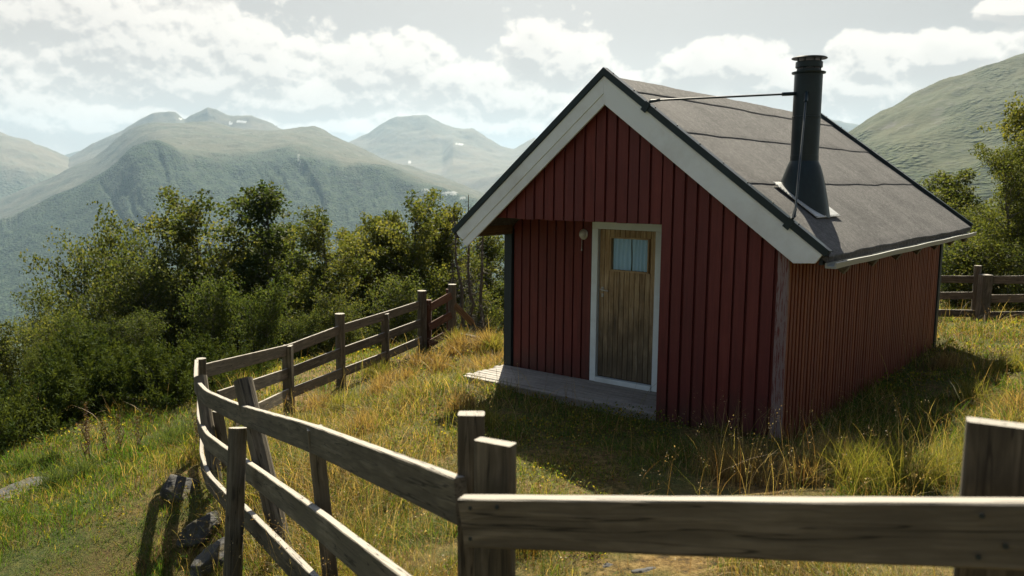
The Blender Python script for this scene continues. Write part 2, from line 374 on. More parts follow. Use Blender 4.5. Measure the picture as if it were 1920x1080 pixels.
# ------------------------------------------------------------------ terrain
CTRL = []
def ctl(px, d, z): p = CAM+(_f+_r*((px-960)/FPX))*d; CTRL.append((p[0], p[1], z))
for a in [(960, .01, .85), (960, -3, 1.2), (-600, -3, .8), (2500, -3, 1.2), (1870, 1.75, .82), (2600, 2.5, .9), (900, 2.45, .56), (1300, 4.5, .42), (1700, 4.6, .45), (2300, 5, .5), (1250, 7., .16), (1650, 6.6, .22), (2100, 7, .3),
          (703, 3.9, .22), (600, 4.6, .10), (500, 6.0, -.22), (450, 6.7, -.30), (372, 8.5, -.50), (378, 9.6, -.66), (400, 7.5, -.30), (540, 12.5, -.98), (638, 14.5, -1.06), (725, 16, -1.02), (792, 17, -.95), (848, 17.6, -.9),
          (255, 7.3, -.72), (310, 8.0, -.56), (330, 7.1, -.78), (385, 6.4, -.62), (300, 5.2, -.35), (430, 5.2, -.25), (450, 4.2, .10), (100, 7, -.75), (0, 9, -1.0), (-300, 6, -.8), (0, 13, -1.45), (150, 13, -1.25), (300, 14, -1.1), (-300, 12, -1.9), (600, 18, -1.45), (800, 21, -1.5), (400, 19, -1.9), (100, 19, -2.3), (-300, 18, -3.0),
          (700, 9.5, -.30), (800, 8, -.05), (620, 10.5, -.62), (860, 6, .12), (700, 6, .0), (1000, 6.5, .12), (1840, 17, -.18), (1780, 14, -.02), (1900, 12, .04), (2200, 14, .2), (1850, 22, -.6), (2300, 22, .0)]: ctl(*a)
for p in [(0, -.3, -.05), (1.5, -.3, -.03), (2.95, -.25, -.01), (4.3, -.2, .03), (4.4, 3, .02), (4.4, 7.1, -.02), (-.3, 3, -.4), (-.3, 7.3, -.55), (2, 8, -.25), (2, 3.5, -.2), (6, 3, .1), (1.5, -1.8, .02)]: CTRL.append(p)
CTRL = np.array(CTRL); _n = len(CTRL)
def _phi(r): return np.sqrt(r*r+.6)
_A = np.zeros((_n+3, _n+3)); _D = np.hypot(CTRL[:, None, 0]-CTRL[None, :, 0], CTRL[:, None, 1]-CTRL[None, :, 1])
_A[:_n, :_n] = _phi(_D)-np.eye(_n)*.05; _A[:_n, _n:] = np.c_[np.ones(_n), CTRL[:, :2]]; _A[_n:, :_n] = _A[:_n, _n:].T
_W = np.linalg.solve(_A, np.r_[CTRL[:, 2], 0, 0, 0])
VALLEY = -400.
def ground(x, y, detail=True):
    x = np.atleast_1d(np.asarray(x, float)); y = np.atleast_1d(np.asarray(y, float)); z = np.empty_like(x)
    for a in range(0, len(x), 20000):
        X = x[a:a+20000]; Y = y[a:a+20000]
        z[a:a+20000] = _phi(np.hypot(X[:, None]-CTRL[None, :, 0], Y[:, None]-CTRL[None, :, 1]))@_W[:_n]+_W[_n]+_W[_n+1]*X+_W[_n+2]*Y
    dx = x-CAM[0]; dy = y-CAM[1]; s = dx*_r[0]+dy*_r[1]; t = dx*_f[0]+dy*_f[1]; rad = np.hypot(s, t); az = np.degrees(np.arctan2(s, t))
    left = 1-sstep(az, 2, 22); left = np.where(az < -120, 1-sstep(-az, 120, 170), left)
    zl = -2.1-.36*np.maximum(rad-20, 0)-.10*np.maximum(rad-60, 0); zl = np.maximum(zl, VALLEY+.02*rad*0); zr = -.3-.03*np.maximum(rad-17, 0); zr = np.maximum(zr, -35)
    far = zl*left+zr*(1-left); k = sstep(rad, 18, 27)
    z = z*(1-k)+far*k
    if detail:
        z = z+.07*fbm(x*.9, y*.9, 3, 4)*np.where(rad < 60, 1, 3)+.10*fbm(x*.35, y*.35, 8, 3)
        hut = (x > -.2) & (x < 4.5) & (y > -.1) & (y < 7.3); z = np.where(hut, np.minimum(z, -.12), z)
    return z
def gz(x, y): return float(ground([x], [y])[0])
def onground(px, d):
    p = CAM+(_f+_r*((px-960)/FPX))*d; return np.array([p[0], p[1], gz(p[0], p[1])])

def fence_side(x, y):   # >0 outside (left of) the yard fence
    pts = np.array([(866, 2.62), (700, 3.55), (600, 4.35), (500, 5.6), (430, 6.8), (385, 7.8), (370, 8.9), (376, 9.5), (540, 12.4), (723, 15.9), (848, 17.5)]); dx = x-CAM[0]; dy = y-CAM[1]; s = dx*_r[0]+dy*_r[1]; t = dx*_f[0]+dy*_f[1]
    b = np.interp(t, pts[:, 1], (pts[:, 0]-960)/FPX*pts[:, 1]); return b-s
def build_ground():
    rad = np.concatenate([np.linspace(.3, 14, 190), 14*np.exp(np.linspace(0.01, math.log(12000/14), 210))]); na = 560
    th = np.concatenate([np.linspace(-.85, .85, 400), np.linspace(.85, 2*math.pi-.85, 162)[1:-1]]); na = len(th)
    RR, TT = np.meshgrid(rad, th, indexing='ij')
    S = RR*np.sin(TT); T = RR*np.cos(TT)
    X = CAM[0]+S*_r[0]+T*_f[0]; Y = CAM[1]+S*_r[1]+T*_f[1]
    Z = ground(X.ravel(), Y.ravel())
    V = np.c_[X.ravel(), Y.ravel(), Z]
    i = np.arange(len(rad)-1)[:, None]*na; j = np.arange(na)[None, :]; j2 = (j+1) % na
    q = np.stack([i+j, i+na+j, i+na+j2, i+j2], -1).reshape(-1, 4)[:, ::-1]
    c = len(V); V = np.r_[V, [[CAM[0], CAM[1], gz(CAM[0], CAM[1])]]]
    tr = np.c_[np.full(na, c), (np.arange(na)+1) % na, np.arange(na)]
    def fn(N, out):
        p = N.new('ShaderNodeTexCoord').outputs['Object']
        a = N.noise(p, 1.3, 5, .6); b = N.noise(p, 14, 5, .7); f = N.noise(p, 60, 3, .7); cc = N.noise(p, .5, 3)
        soil = N.ramp(b, [(.34, (.03, .02, .009)), (.5, (.13, .082, .026)), (.66, (.25, .17, .065))])
        moss = N.ramp(f, [(.3, (.025, .032, .008)), (.7, (.12, .12, .03))])
        col = N.mix(N.rng(a, .4, .6), soil, moss); col = N.mix(N.math('MULTIPLY', attr(N, 'lawn').outputs['Fac'], N.rng(b, .4, .6, .1, .85)), col, N.ramp(f, [(.3, (.010, .02, .004)), (.7, (.040, .058, .010))]))
        dist = N.vmath('LENGTH', N.vmath('SUBTRACT', p, tuple(CAM)))
        forest = N.ramp(N.noise(p, .09, 6, .7), [(.3, (.018, .028, .012)), (.7, (.05, .07, .02))])
        col = N.mix(N.rng(dist, 30, 80), col, forest)
        return princ(N, col, .95, N.math('ADD', b, f), .9, .03, .15)
    _o = fence_side(V[:, 0], V[:, 1]); _t = (V[:, 0]-CAM[0])*_f[0]+(V[:, 1]-CAM[1])*_f[1]; lawn = sstep(_o, .5, 1.4)*(1-sstep(_t, 10, 14))*(_t > 0)
    o = link('ground', np_mesh('ground', V, tr, q, {'lawn': lawn}, smooth=True), material('soil', fn)); tag(o, 'uneven mountain meadow ground under the grass', 'ground', kind='structure')
build_ground()

# ------------------------------------------------------------------ mountains (real terrain kilometres away)
def pl(pts, x): a = np.array(pts, float); return np.interp(x, a[:, 0], a[:, 1])
def smooth1(a, k):
    w = np.hanning(k+2)[1:-1]; w /= w.sum(); return np.convolve(np.pad(a, k//2, 'edge'), w, 'valid')[:len(a)]
def mountain(name, label, x0, x1, rows, nu, nv, rough, gully, mat, seed, sm=9, marks=(), veg=None):
    """rows: (list of (px,py) or a height, distance or list of (px,distance)); the slope is lofted through rows near to far"""
    px = np.linspace(x0, x1, nu); P = []
    for prof, d in rows:
        dd = np.full(nu, float(d)) if not isinstance(d, list) else pl(d, px)
        if isinstance(prof, list):
            py = smooth1(pl(prof, px), sm); pts = np.array([at(a, b, c) for a, b, c in zip(px, py, dd)])
        else:
            pts = CAM+dd[:, None]*(_f+_r*((px-960)/FPX)[:, None]); pts[:, 2] = prof
        P.append(pts)
    P = np.array(P); n = len(P); t = np.linspace(0, n-1, nv); i = np.clip(np.floor(t).astype(int), 0, n-2); f = (t-i)
    G = P[i]*(1-f)[:, None, None]+P[i+1]*f[:, None, None]
    for _ in range(2):
        G2 = G.copy(); G2[1:-1] = (G[:-2]+2*G[1:-1]+G[2:])/4; G = G2
    U, T = np.meshgrid(px, t); k = math.dist(P[0][0], P[0][-1])/(x1-x0)
    fade = np.clip(np.minimum(1, (n-1-T)*1.2)*.8+.2, 0, 1)
    G[..., 2] += rough*(fbm(G[..., 0]/(rough*9), G[..., 1]/(rough*9), seed, 6, .55))*2*fade
    if gully:
        amp, per, lo, hi, slant = gully; wq = 2.2*fbm(U/160, T*1.1, seed+5, 4); g = 1-np.abs(2*fbm(U/per+slant*T+wq, T*.5+U/400, seed+9, 5, .6))
        md = .25+1.2*sstep(fbm(U/140, T*.9+3, seed+12, 3), -.12, .2)
        G[..., 2] -= amp*md*(g**2.5)*sstep(T, lo[0], lo[1])*(1-sstep(T, hi[0], hi[1]))
    sn = np.zeros(U.shape)
    if marks:
        rel = G.reshape(-1, 3)-CAM; dz = rel@FW; mx = (960+FPX*(rel@RT)/dz).reshape(U.shape); my = (540-FPX*(rel@UP)/dz).reshape(U.shape)
        for (a, b, rx, ry, v) in marks:
            nn = fbm(mx/5., my/2.5, seed+31, 4)*3.2
            sn = np.maximum(sn, v*((((mx-a)/rx)**2+((my-b)/ry)**2+nn) < 1))
    vg = (veg(T, U) if veg else 1-np.clip(T/(n-1), 0, 1))+fbm(U/60, T*2, seed+3, 4)*.5
    q = (np.arange(nv-1)[:, None]*nu+np.arange(nu-1)[None, :]); q = np.stack([q, q+1, q+nu+1, q+nu], -1).reshape(-1, 4)
    o = link(name, np_mesh(name, G.reshape(-1, 3), None, q, {'veg': vg.ravel(), 'snow': sn.ravel()}, True), mat)
    tag(o, label, 'mountain', kind='structure'); return o
def land(name, forest, heath, rockc, fs, bump):
    def fn(N, out):
        p = N.new('ShaderNodeTexCoord').outputs['Object']; v = attr(N, 'veg').outputs['Fac']; s = attr(N, 'snow').outputs['Fac']
        cell = N.new('ShaderNodeTexVoronoi', {'Vector': p, 'Scale': fs}).outputs[0]
        n1 = N.noise(p, fs*.22, 5, .6); n2 = N.noise(p, fs*.06, 5, .6)
        fc = N.mix(N.rng(cell, .2, .62), forest[1], forest[0]); fc = N.mix(N.rng(n1, .42, .62, 0, .6), fc, forest[2])
        hc = N.mix(N.rng(n2, .35, .65), heath[0], heath[1]); hc = N.mix(N.rng(n1, .55, .7, 0, .6), hc, rockc)
        f = N.rng(N.math('ADD', v, N.math('MULTIPLY', N.math('SUBTRACT', n1, .5), .5)), .20, .72, 0, 1, True)
        col = N.mix(f, hc, fc); col = N.mix(s, col, (.8, .8, .8))
        h = N.math('MULTIPLY', N.math('SUBTRACT', 1., cell), N.math('MULTIPLY_ADD', f, .9, .1))
        return princ(N, col, .95, N.math('ADD', h, N.math('MULTIPLY', n1, .6)), 1., bump, .1)
    return material(name, fn)
F1 = ((.022, .045, .028), (.055, .085, .045), (.075, .095, .045))
mat_main = land('birch_forest_slope', ((.005, .014, .011), (.036, .070, .036), (.060, .085, .040)), ((.082, .076, .048), (.056, .062, .036)), (.15, .14, .12), .12, 11.)
mat_far = land('far_heath', F1, ((.13, .11, .075), (.10, .095, .065)), (.15, .145, .14), .05, 14.)
mat_right = land('grassy_hillside', ((.010, .02, .010), (.042, .058, .02), (.066, .075, .03)), ((.060, .060, .026), (.034, .044, .017)), (.095, .088, .08), .10, 9.)
BRK = [(-500, 560), (-300, 520), (0, 416), (156, 342), (218, 307), (250, 272), (284, 261), (312, 272), (335, 287), (358, 296), (443, 308), (490, 303), (547, 289), (600, 300), (648, 312), (718, 316), (772, 343), (823, 355), (889, 382), (950, 400), (1100, 440), (1400, 500)]
DIP = [(-500, 540), (-300, 490), (0, 425), (156, 362), (218, 330), (262, 280), (300, 262), (358, 262), (443, 268), (547, 262), (648, 288), (718, 306), (800, 334), (889, 365), (950, 388), (1100, 425), (1400, 480)]
RDG = [(-500, 520), (-300, 470), (0, 374), (90, 335), (180, 288), (215, 256), (245, 236), (275, 229), (330, 230), (400, 233), (470, 238), (530, 240), (590, 238), (630, 255), (670, 275), (720, 298), (800, 324), (860, 343), (950, 372), (1100, 410), (1400, 470)]
mountain('mountain', 'broad forested mountain with a brown plateau top across the valley', -500, 1400,
         [(-430, 1700), (-395, 2050), ([(x, y*.45+640*.55) for x, y in BRK], 2500), (BRK, 3200), (DIP, 4000), (RDG, 5000), (-300, 5800)], 900, 320, 30, (26, 46, (1.2, 1.9), (2.85, 3.15), 1.6), mat_main, 21,
         marks=[(845, 362, 13, 3, .3), (800, 357, 9, 2.5, .25), (560, 300, 3, 10, .15), (868, 371, 8, 2, .25)], sm=25, veg=lambda T, U: np.interp(T, [0, 2.3, 2.9, 3.5, 5], [1, .95, .70, .25, .1]))
mountain('mountain', 'hazy blue summits with small snow patches behind the plateau', 120, 760,
         [(-50, 5600), ([(120, 300), (230, 240), (255, 222), (285, 207), (330, 206), (345, 222), (390, 199), (430, 214), (470, 212), (500, 222), (530, 238), (600, 275), (760, 340)], 6600), (-100, 7600)], 320, 90, 25, None, mat_far, 40, 5,
         marks=[(453, 228, 9, 1.7, .75), (432, 230, 7, 1.4, .7), (338, 223, 3, 1.5, .7)], veg=lambda T, U: T*0)
mountain('mountain', 'steep grey peak with a flat summit left of the cabin gable', 520, 1300,
         [(-380, 5200), ([(520, 400), (840, 352), (960, 322), (1060, 300), (1300, 290)], 6000), ([(520, 330), (700, 300), (830, 295), (850, 272), (880, 285), (930, 300), (1100, 310), (1300, 320)], 7300), ([(520, 300), (660, 266), (690, 252), (720, 228), (745, 217), (800, 216), (830, 233), (852, 241), (888, 240), (915, 258), (940, 275), (965, 280), (988, 268), (1002, 258), (1020, 270), (1060, 290), (1300, 310)], 8300), (-100, 9600)], 460, 150, 44, None, mat_far, 55, 5,
         marks=[(862, 270, 8, 1.8, .5), (768, 304, 3, 3, .45)], veg=lambda T, U: .55-T*.3)
mountain('mountain', 'pale hazy ridge at the left edge beyond the valley', -700, 420,
         [(-420, 4700), ([(-700, 380), (-200, 330), (0, 300), (60, 318), (130, 345), (420, 420)], 5600), ([(-700, 260), (-200, 230), (0, 246), (50, 258), (100, 280), (130, 296), (180, 320), (420, 380)], 6600), (-200, 7600)], 380, 110, 44, (26, 60, (.2, .8), (1.6, 2), .8), mat_far, 70, 7, veg=lambda T, U: .7-T*.35)
mountain('mountain', 'farthest faint blue ridge in the gap of the valley', -300, 520,
         [(-400, 8200), ([(-300, 300), (60, 300), (120, 287), (150, 278), (175, 276), (200, 258), (260, 235), (520, 230)], 9800), (-400, 11000)], 200, 50, 30, None, mat_far, 80, 5, veg=lambda T, U: T*0)
mountain('mountain', 'faint blue ridge just above the far end of the roof', 1380, 1800,
         [(-300, 7000), ([(1380, 250), (1500, 222), (1545, 214), (1600, 223), (1640, 235), (1800, 260)], 8500), (-300, 9800)], 120, 40, 26, None, mat_far, 90, 5, veg=lambda T, U: T*0)
mountain('hill', 'green and brown rounded hillside rising behind the cabin on the right', 1350, 2800,
         [(-60, 420), (-36, 520), ([(1350, 420), (1500, 372), (1600, 345), (1800, 300), (1920, 262), (2200, 215), (2800, 190)], 1150), ([(1350, 350), (1500, 300), (1560, 268), (1600, 241), (1640, 213), (1680, 190), (1720, 169), (1760, 151), (1800, 136), (1850, 119), (1920, 100), (2100, 66), (2400, 60), (2800, 90)], 1800), (40, 2500)], 620, 260, 22, (7, 90, (1.1, 1.5), (2.7, 3.0), -1.5), mat_right, 110, 7, veg=lambda T, U: np.interp(T, [0, 1.6, 2.4, 2.8, 4], [.9, .62, .45, .3, .1])+.9*fbm(U/110+T*1.4, T*3, 131, 4))

# ------------------------------------------------------------------ haze
def build_haze():
    lo = (-11500, -7000, -460); hi = (8500, 12500, 740)
    b = MB(); b.box(lo, hi)
    m = bpy.data.materials.new('air'); m.use_nodes = True; N = NT(m.node_tree); N.n.clear()
    out = N.new('ShaderNodeOutputMaterial'); v = N.new('ShaderNodeVolumePrincipled', {'Color': (.45, .65, .83), 'Density': 5.8e-5, 'Anisotropy': .25})
    N.l.new(v.outputs[0], out.inputs['Volume'])
    o = b.build('haze', m); tag(o, 'thin blue air haze filling the valley', 'haze', kind='stuff')
build_haze()

# ------------------------------------------------------------------ cabin
W, L, DEP, XS, HG = 4.284, 7.057, .93, 2.952, 2.116
XR, ZR, XE, ZE, XL, ZL, Y0, Y1 = 2.169, 3.812, 4.71, 1.933, -.09, 1.935, -.10, 7.17
SR, SL = (ZR-ZE)/(XE-XR), (ZR-ZL)/(XR-XL)
def roofz(x): return ZR-SR*(x-XR) if x > XR else ZR-SL*(XR-x)
def build_cabin():
    cab = tag(empty('cabin', (2.1, 3.5, -.2)), 'small red timber cabin with white barge boards and a black stovepipe', 'cabin')
    inv = Matrix.Translation((-2.1, -3.5, .2))
    def fin(mb, name, mat, parent=cab, bevel=0.):
        o = mb.build(name, M[mat], parent, bevel)
        o.matrix_parent_inverse = inv if parent is cab else Matrix.Identity(4); return o
    UR = .20   # walls stop this far under the roof line
    # front wall: upper gable and the full-height part right of the door
    f = MB(); x = .02; pitch = .143
    f.prism([(.375, HG), (XS, HG), (XS, -.35), (W, -.35), (W, roofz(W)-UR), (XR, ZR-UR)], (1, 0, 0), (0, 0, 1), (0, .045, 0), (0, 1, 0), .05, (0, 1))
    while x < W-.12:
        x1 = min(x+.120+random.uniform(-.010, .008), W-.105); zb = HG if x+.06 < XS-.02 else -.32
        if x < XS < x1: x1 = x1
        za, zc = roofz(x)-UR, roofz(x1)-UR; j = random.uniform(-.006, .006)
        poly = [(x, zb+j), (x1, zb+j), (x1, zc)]+([(XR, ZR-UR)] if x < XR < x1 else [])+[(x, za)]
        if min(za, zc) > zb+.03:
            f.prism(poly, (1, 0, 0), (0, 0, 1), (0, .012+random.uniform(-.006, .005), 0), (0, 1, 0), .03, (0, 1))
        x += pitch
    fin(f, 'front_wall', 'red', bevel=.004)
    c = MB(); c.box((W-.10, -.004, -.33), (W+.012, .04, roofz(W)-UR-.02)); fin(c, 'corner_board', 'peel', bevel=.004)['label'] = 'peeling grey and pink corner board'
    # recessed porch wall
    f = MB(); f.box((0, DEP+.03, -.3), (1.42, DEP+.08, 2.6)); f.box((2.432, DEP+.03, -.3), (XS+.2, DEP+.08, 2.6)); f.box((1.42, DEP+.03, 2.08), (2.432, DEP+.08, 2.6)); x = .125
    while x < XS:
        x1 = x+.120
        if x1 > 1.42 and x < 2.43:
            if x < 1.40: x1 = 1.415
            else: x += pitch; continue
        f.box((x, DEP+random.uniform(-.003, .003), -.02), (x1, DEP+.0299, 2.45)); x += pitch
    f.box((2.44, DEP, -.02), (2.54, DEP+.029, 2.45))
    fin(f, 'porch_wall', 'red', bevel=.004)
    c = MB(); c.box((-.03, DEP-.03, -.25), (.10, DEP+.10, 1.93)); fin(c, 'corner_post', 'dark', bevel=.004)
    b = MB(); b.box((.0, .05, 1.86), (.12, DEP-.032, 2.0), 1); b.box((.13, .06, 2.13), (2.94, DEP-.005, 2.15), 0); fin(b, 'porch_beam', 'beam', bevel=.006)
    # side walls and the back
    s = MB(); s.box((W-.10, .0402, -.4), (W-.06, L, roofz(W)-.14)); y = .05
    while y < L-.13:
        s.box((W-.06, y, -.35+random.uniform(-.02, .02)), (W+.006+random.uniform(-.003, .003), y+.062, roofz(W)-.15)); y += .1
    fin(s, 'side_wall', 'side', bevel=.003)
    c = MB(); c.box((W-.02, L-.125, -.35), (W+.03, L+.02, roofz(W)-.15)); fin(c, 'corner_post', 'dark', bevel=.004)
    s = MB(); s.box((0, DEP+.101, -.4), (.04, L, roofz(0)-.13)); y = DEP+.12
    while y < L-.13: s.box((-.022, y, -.35), (0, y+.11, roofz(0)-.15)); y += .13
    fin(s, 'side_wall', 'red')
    s = MB(); s.prism([(.045, -.4), (W-.105, -.4), (W-.105, roofz(W-.105)-.15), (XR, ZR-.15), (.045, roofz(.045)-.15)], (1, 0, 0), (0, 0, 1), (0, L-.05, 0), (0, 1, 0), .05, (0, 1)); fin(s, 'back_wall', 'red')
    # porch deck
    d = MB(); y = 0.0; n = 9; wd = (DEP-.035)/n
    for k in range(n): d.box((-.02+random.uniform(-.03, .03), y+.008, -.030), (XS-.003, y+wd-.008, random.uniform(-.004, .003)), 0); y += wd
    d.box((.02, .02, -.16), (XS-.02, .06, -.0325), 0); d.box((.0, .1, -.16), (.05, DEP-.05, -.0325), 1)
    fin(d, 'porch_deck', 'deck', bevel=.003)
    # roof slabs, felt courses
    rf = MB()
    def slope(x0, x1, y0, y1, up0, up1):
        z0, z1 = roofz(x0), roofz(x1); V = [(x0, y0, z0+up0), (x1, y0, z1+up0), (x1, y1, z1+up0), (x0, y1, z0+up0), (x0, y0, z0+up1), (x1, y0, z1+up1), (x1, y1, z1+up1), (x0, y1, z0+up1)]
        rf.add(V, [[0, 3, 2, 1], [4, 5, 6, 7], [0, 1, 5, 4], [1, 2, 6, 5], [2, 3, 7, 6], [3, 0, 4, 7]], [(v[1], v[0], v[2]) for v in V])
    slope(XR+.002, XE-.03, Y0+.03, Y1-.03, -.13, -.065); slope(XL+.03, XR-.002, Y0+.03, Y1-.03, -.13, -.065)
    slab = fin(rf, 'roof', 'felt')
    for o in [slab]: o['label'] = 'grey mineral felt roof with overlapping courses'
    felt = MB()
    def course(xa, xb, yl, yh, lift, sgn):
        ny, nx = 60, 8; V = []; Gc = []
        for i in range(ny+1):
            y = yl+(yh-yl)*i/ny
            wv = .018*float(fbm(np.array([y*1.3]), np.array([xa*7.]), 5, 3)[0])*2
            for j in range(nx+1):
                t = j/nx; x = xa+(xb+sgn*wv-xa)*t
                z = roofz(x)-.06+lift*t+.020*float(fbm(np.array([y*2.2+x*.6]), np.array([x*1.4]), 6, 3)[0])
                V.append((x, y, z)); Gc.append((y, x, z))
        o = len(V); V2 = [(a, b, c-.02) for a, b, c in V]
        F = []
        for i in range(ny):
            for j in range(nx):
                q = [i*(nx+1)+j, i*(nx+1)+j+1, (i+1)*(nx+1)+j+1, (i+1)*(nx+1)+j]; F.append(q if sgn > 0 else q[::-1])
            a = i*(nx+1)+nx; F.append([a, a+o, a+nx+1+o, a+nx+1] if sgn > 0 else [a+nx+1, a+nx+1+o, a+o, a])
        felt.add(V+V2, F, Gc+Gc, 0., True)
    e = [XR-.0, 2.42, 3.05, 3.78, XE-.015]
    for k in range(4): course(e[k]-(.05 if k else 0), e[k+1], Y0+.035, Y1-.035, .013, 1)
    e = [XR+.0, 1.9, 1.2, .5, XL+.015]
    for k in range(4): course(e[k]+(.05 if k else 0), e[k+1], Y0+.035, Y1-.035, .013, -1)
    o = felt.build('felt_course', M['felt'], slab); o.modifiers.new('w', 'WEIGHTED_NORMAL')
    # ridge fold
    # barge boards (front and back), black verge trim
    ar, al = np.array([XE-XR, 0, ZE-ZR]), np.array([XL-XR, 0, ZL-ZR]); lr, ll = np.linalg.norm(ar), np.linalg.norm(al); ar /= lr; al /= ll
    nr, nl = np.array([-ar[2], 0, ar[0]]), np.array([al[2], 0, -al[0]])
    apex = np.array([XR, 0, ZR])
    def vpoly(o0, ua, na, ln, lo, hi, side):   # strip between perpendicular offsets, mitred at the ridge line
        k = ua[2]/abs(ua[0])
        t0a = -hi*abs(na[0])/abs(ua[0]) if True else 0; t0b = -lo*abs(na[0])/abs(ua[0])
        return t0a, t0b
    for (ua, na, ln, nm) in ((ar, nr, lr, 'r'), (al, nl, ll, 'l')):
        # local axes: a along slope, b below the roof line (downwards)
        dn = -na
        def mit(b): return b*abs(dn[0])/abs(ua[0])*(1 if dn[0]*ua[0] < 0 else -1)
        for yy, dep in ((Y0, .028), (Y1-.028, .028)):
            bars = [(.062, .305, 0.)] if nm == 'r' else [(.062, .205, .0), (.2055, .305, .010)]
            for (b0, b1, dy) in bars:
                w = MB(); e0 = ln-.035; e1 = ln-.035
                cut = .10 if nm == 'r' else .03
                poly = [(mit(b0), b0), (e0, b0), (e0-.0, b0+(b1-b0)*.45), (e1-cut*1.6 if nm == 'r' else e1-cut, b1), (mit(b1), b1)]
                w.prism(poly, ua, dn, apex+np.array([0, yy+(dy if yy < 1 else -dy), 0]), (0, 1, 0), dep, (1, 0)); fin(w, 'barge_board', 'white', bevel=.004)
            w = MB(); y_a, y_b = (yy-.018, yy+.07) if yy < 1 else (yy-.05, yy+.046)
            w.prism([(mit(-.012), -.012), (ln, -.012), (ln, .06), (mit(.06), .06)], ua, dn, apex+np.array([0, y_a, 0]), (0, 1, 0), y_b-y_a, (1, 0))
            t = .12
            while t < ln-.1:
                p = apex+np.array([0, (y_a+y_b)/2, 0])+ua*t-dn*.012; w.tube(p, p-dn*.012, .009, 6); t += .33
            fin(w, 'verge_trim', 'black', bevel=.003)
    # eave on the right: fascia, gutter, rafter tails
    g = MB(); g.box((4.60, Y0+.05, 1.80), (4.635, Y1-.05, 1.905), 1); fin(g, 'fascia', 'dark')
    g = MB(); sec = [(-.045, .0), (-.04, -.03), (.03, -.03), (.036, .008), (.056, .008), (.056, -.004), (.046, -.05), (-.055, -.05), (-.055, .0)]
    g.sweep([(4.715, Y0+.05+(Y1-Y0-.06)*i/20, 1.822+.003*math.sin(i*1.3)-.0008*i) for i in range(21)], sec); fin(g, 'gutter', 'fascia')
    y = .45
    while y < 7.1:
        t = MB(); p0 = np.array([4.25, y, roofz(4.25)-.22]); p1 = np.array([4.72, y, roofz(4.72)-.205]); t.tube(p0, p1, .055, 12, seg=3); fin(t, 'rafter_tail', 'fence'); y += 1.02
    # door
    yf = DEP-.03; x0, x1, z1 = 1.426, 2.426, 2.055; jb = .088
    fr = MB(); fr.box((x0, yf-.02, 0.001), (x0+jb, DEP+.029, z1-.075)); fr.box((x1-jb, yf-.02, .001), (x1, DEP+.029, z1-.075)); fr.box((x0, yf-.02, z1-.074), (x1, DEP+.029, z1+.02), 0); fr.box((x0+jb+.001, yf-.035, .001), (x1-jb-.001, DEP+.029, .062), 0)
    fin(fr, 'door_frame', 'frame', bevel=.004)
    dr = MB(); a, b2 = x0+jb+.006, x1-jb-.006; wx0, wx1, wz0, wz1 = a+.155, b2-.105, 1.455, 1.885; yd = DEP-.005
    n = 11; pw = (b2-a)/n
    for k in range(n):
        xa = a+k*pw+.003; xb = a+(k+1)*pw-.003
        for (za, zb) in ((.075, wz0), (wz1, z1-.08)) if (xb > wx0+.01 and xa < wx1-.01) else ((.075, z1-.08),):
            dr.box((xa, yd+random.uniform(-.0015, .0015), za), (xb, yd+.03, zb))
    dr.box((a, yd+.0301, .075), (wx0, yd+.04, z1-.08)); dr.box((wx1, yd+.0301, .075), (b2, yd+.04, z1-.08)); dr.box((wx0, yd+.0301, .075), (wx1, yd+.04, wz0)); dr.box((wx0, yd+.0301, wz1), (wx1, yd+.04, z1-.08))
    door = fin(dr, 'door', 'door', bevel=.003); door['label'] = 'weathered brown plank door'
    wf = MB(); t = .016
    wf.box((wx0-.004, yd-.008, wz0-.004), (wx0+t, yd+.055, wz1+.004)); wf.box((wx1-t, yd-.008, wz0-.004), (wx1+.004, yd+.055, wz1+.004)); wf.box((wx0+t, yd-.008, wz0-.004), (wx1-t, yd+.055, wz0+t), 0); wf.box((wx0+t, yd-.008, wz1-t), (wx1-t, yd+.055, wz1+.004), 0)
    wf.build('window_frame', M['door'], door, .002)
    cu = MB(); V = []; Gc = []; n = 160; zs = np.linspace(wz0+.002, wz1-.002, 8)
    for i in range(n+1):
        u = i/n; xx = wx0+u*(wx1-wx0)
        for j, z in enumerate(zs):
            gap = 0.
            V.append((xx, yd+.052+.017*math.sin(u*62+.6*math.sin(j*.7)+1.2*math.sin(u*9))+.004*math.sin(u*31+1)+gap, z)); Gc.append((xx, z, 0))
    k = len(zs); cu.add(V, [[i*k+j, i*k+j+1, (i+1)*k+j+1, (i+1)*k+j] for i in range(n) for j in range(k-1) if not 82 <= i <= 84], Gc, .3, True); co = cu.build('curtain', M['curtain'], door); co['label'] = 'pleated blue curtain behind the door window'
    gl = MB(); gl.box((wx0+.003, yd+.020, wz0+.003), (wx1-.003, yd+.024, wz1-.003)); gl.build('window_pane', M['glass'], door)
    bk = MB(); bk.box((wx0-.02, yd+.085, wz0-.02), (wx1+.02, yd+.0865, wz1+.02)); bk.build('window_back', M['dark'], door)
    h = MB(); hx, hz = a+.055, 1.21
    h.box((hx-.018, yd-.008, hz-.025), (hx+.018, yd-.001, hz+.03)); h.tube((hx, yd-.006, hz), (hx, yd-.05, hz), .009); h.tube((hx-.012, yd-.05, hz+.002), (hx+.115, yd-.052, hz-.012), .010, seg=2)
    h.box((hx-.016, yd-.006, hz-.10), (hx+.016, yd-.001, hz-.055)); h.build('handle', M['steel'], door, .002)
    for z in (.35, 1.7): hg = MB(); hg.tube((b2+.004, yd-.006, z), (b2+.004, yd-.006, z+.09), .009); hg.build('hinge', M['galv'], door)
    # chimney
    cx, cy = 4.0, 1.13; zb = roofz(cx)-.04; r = .147; hc = 1.50
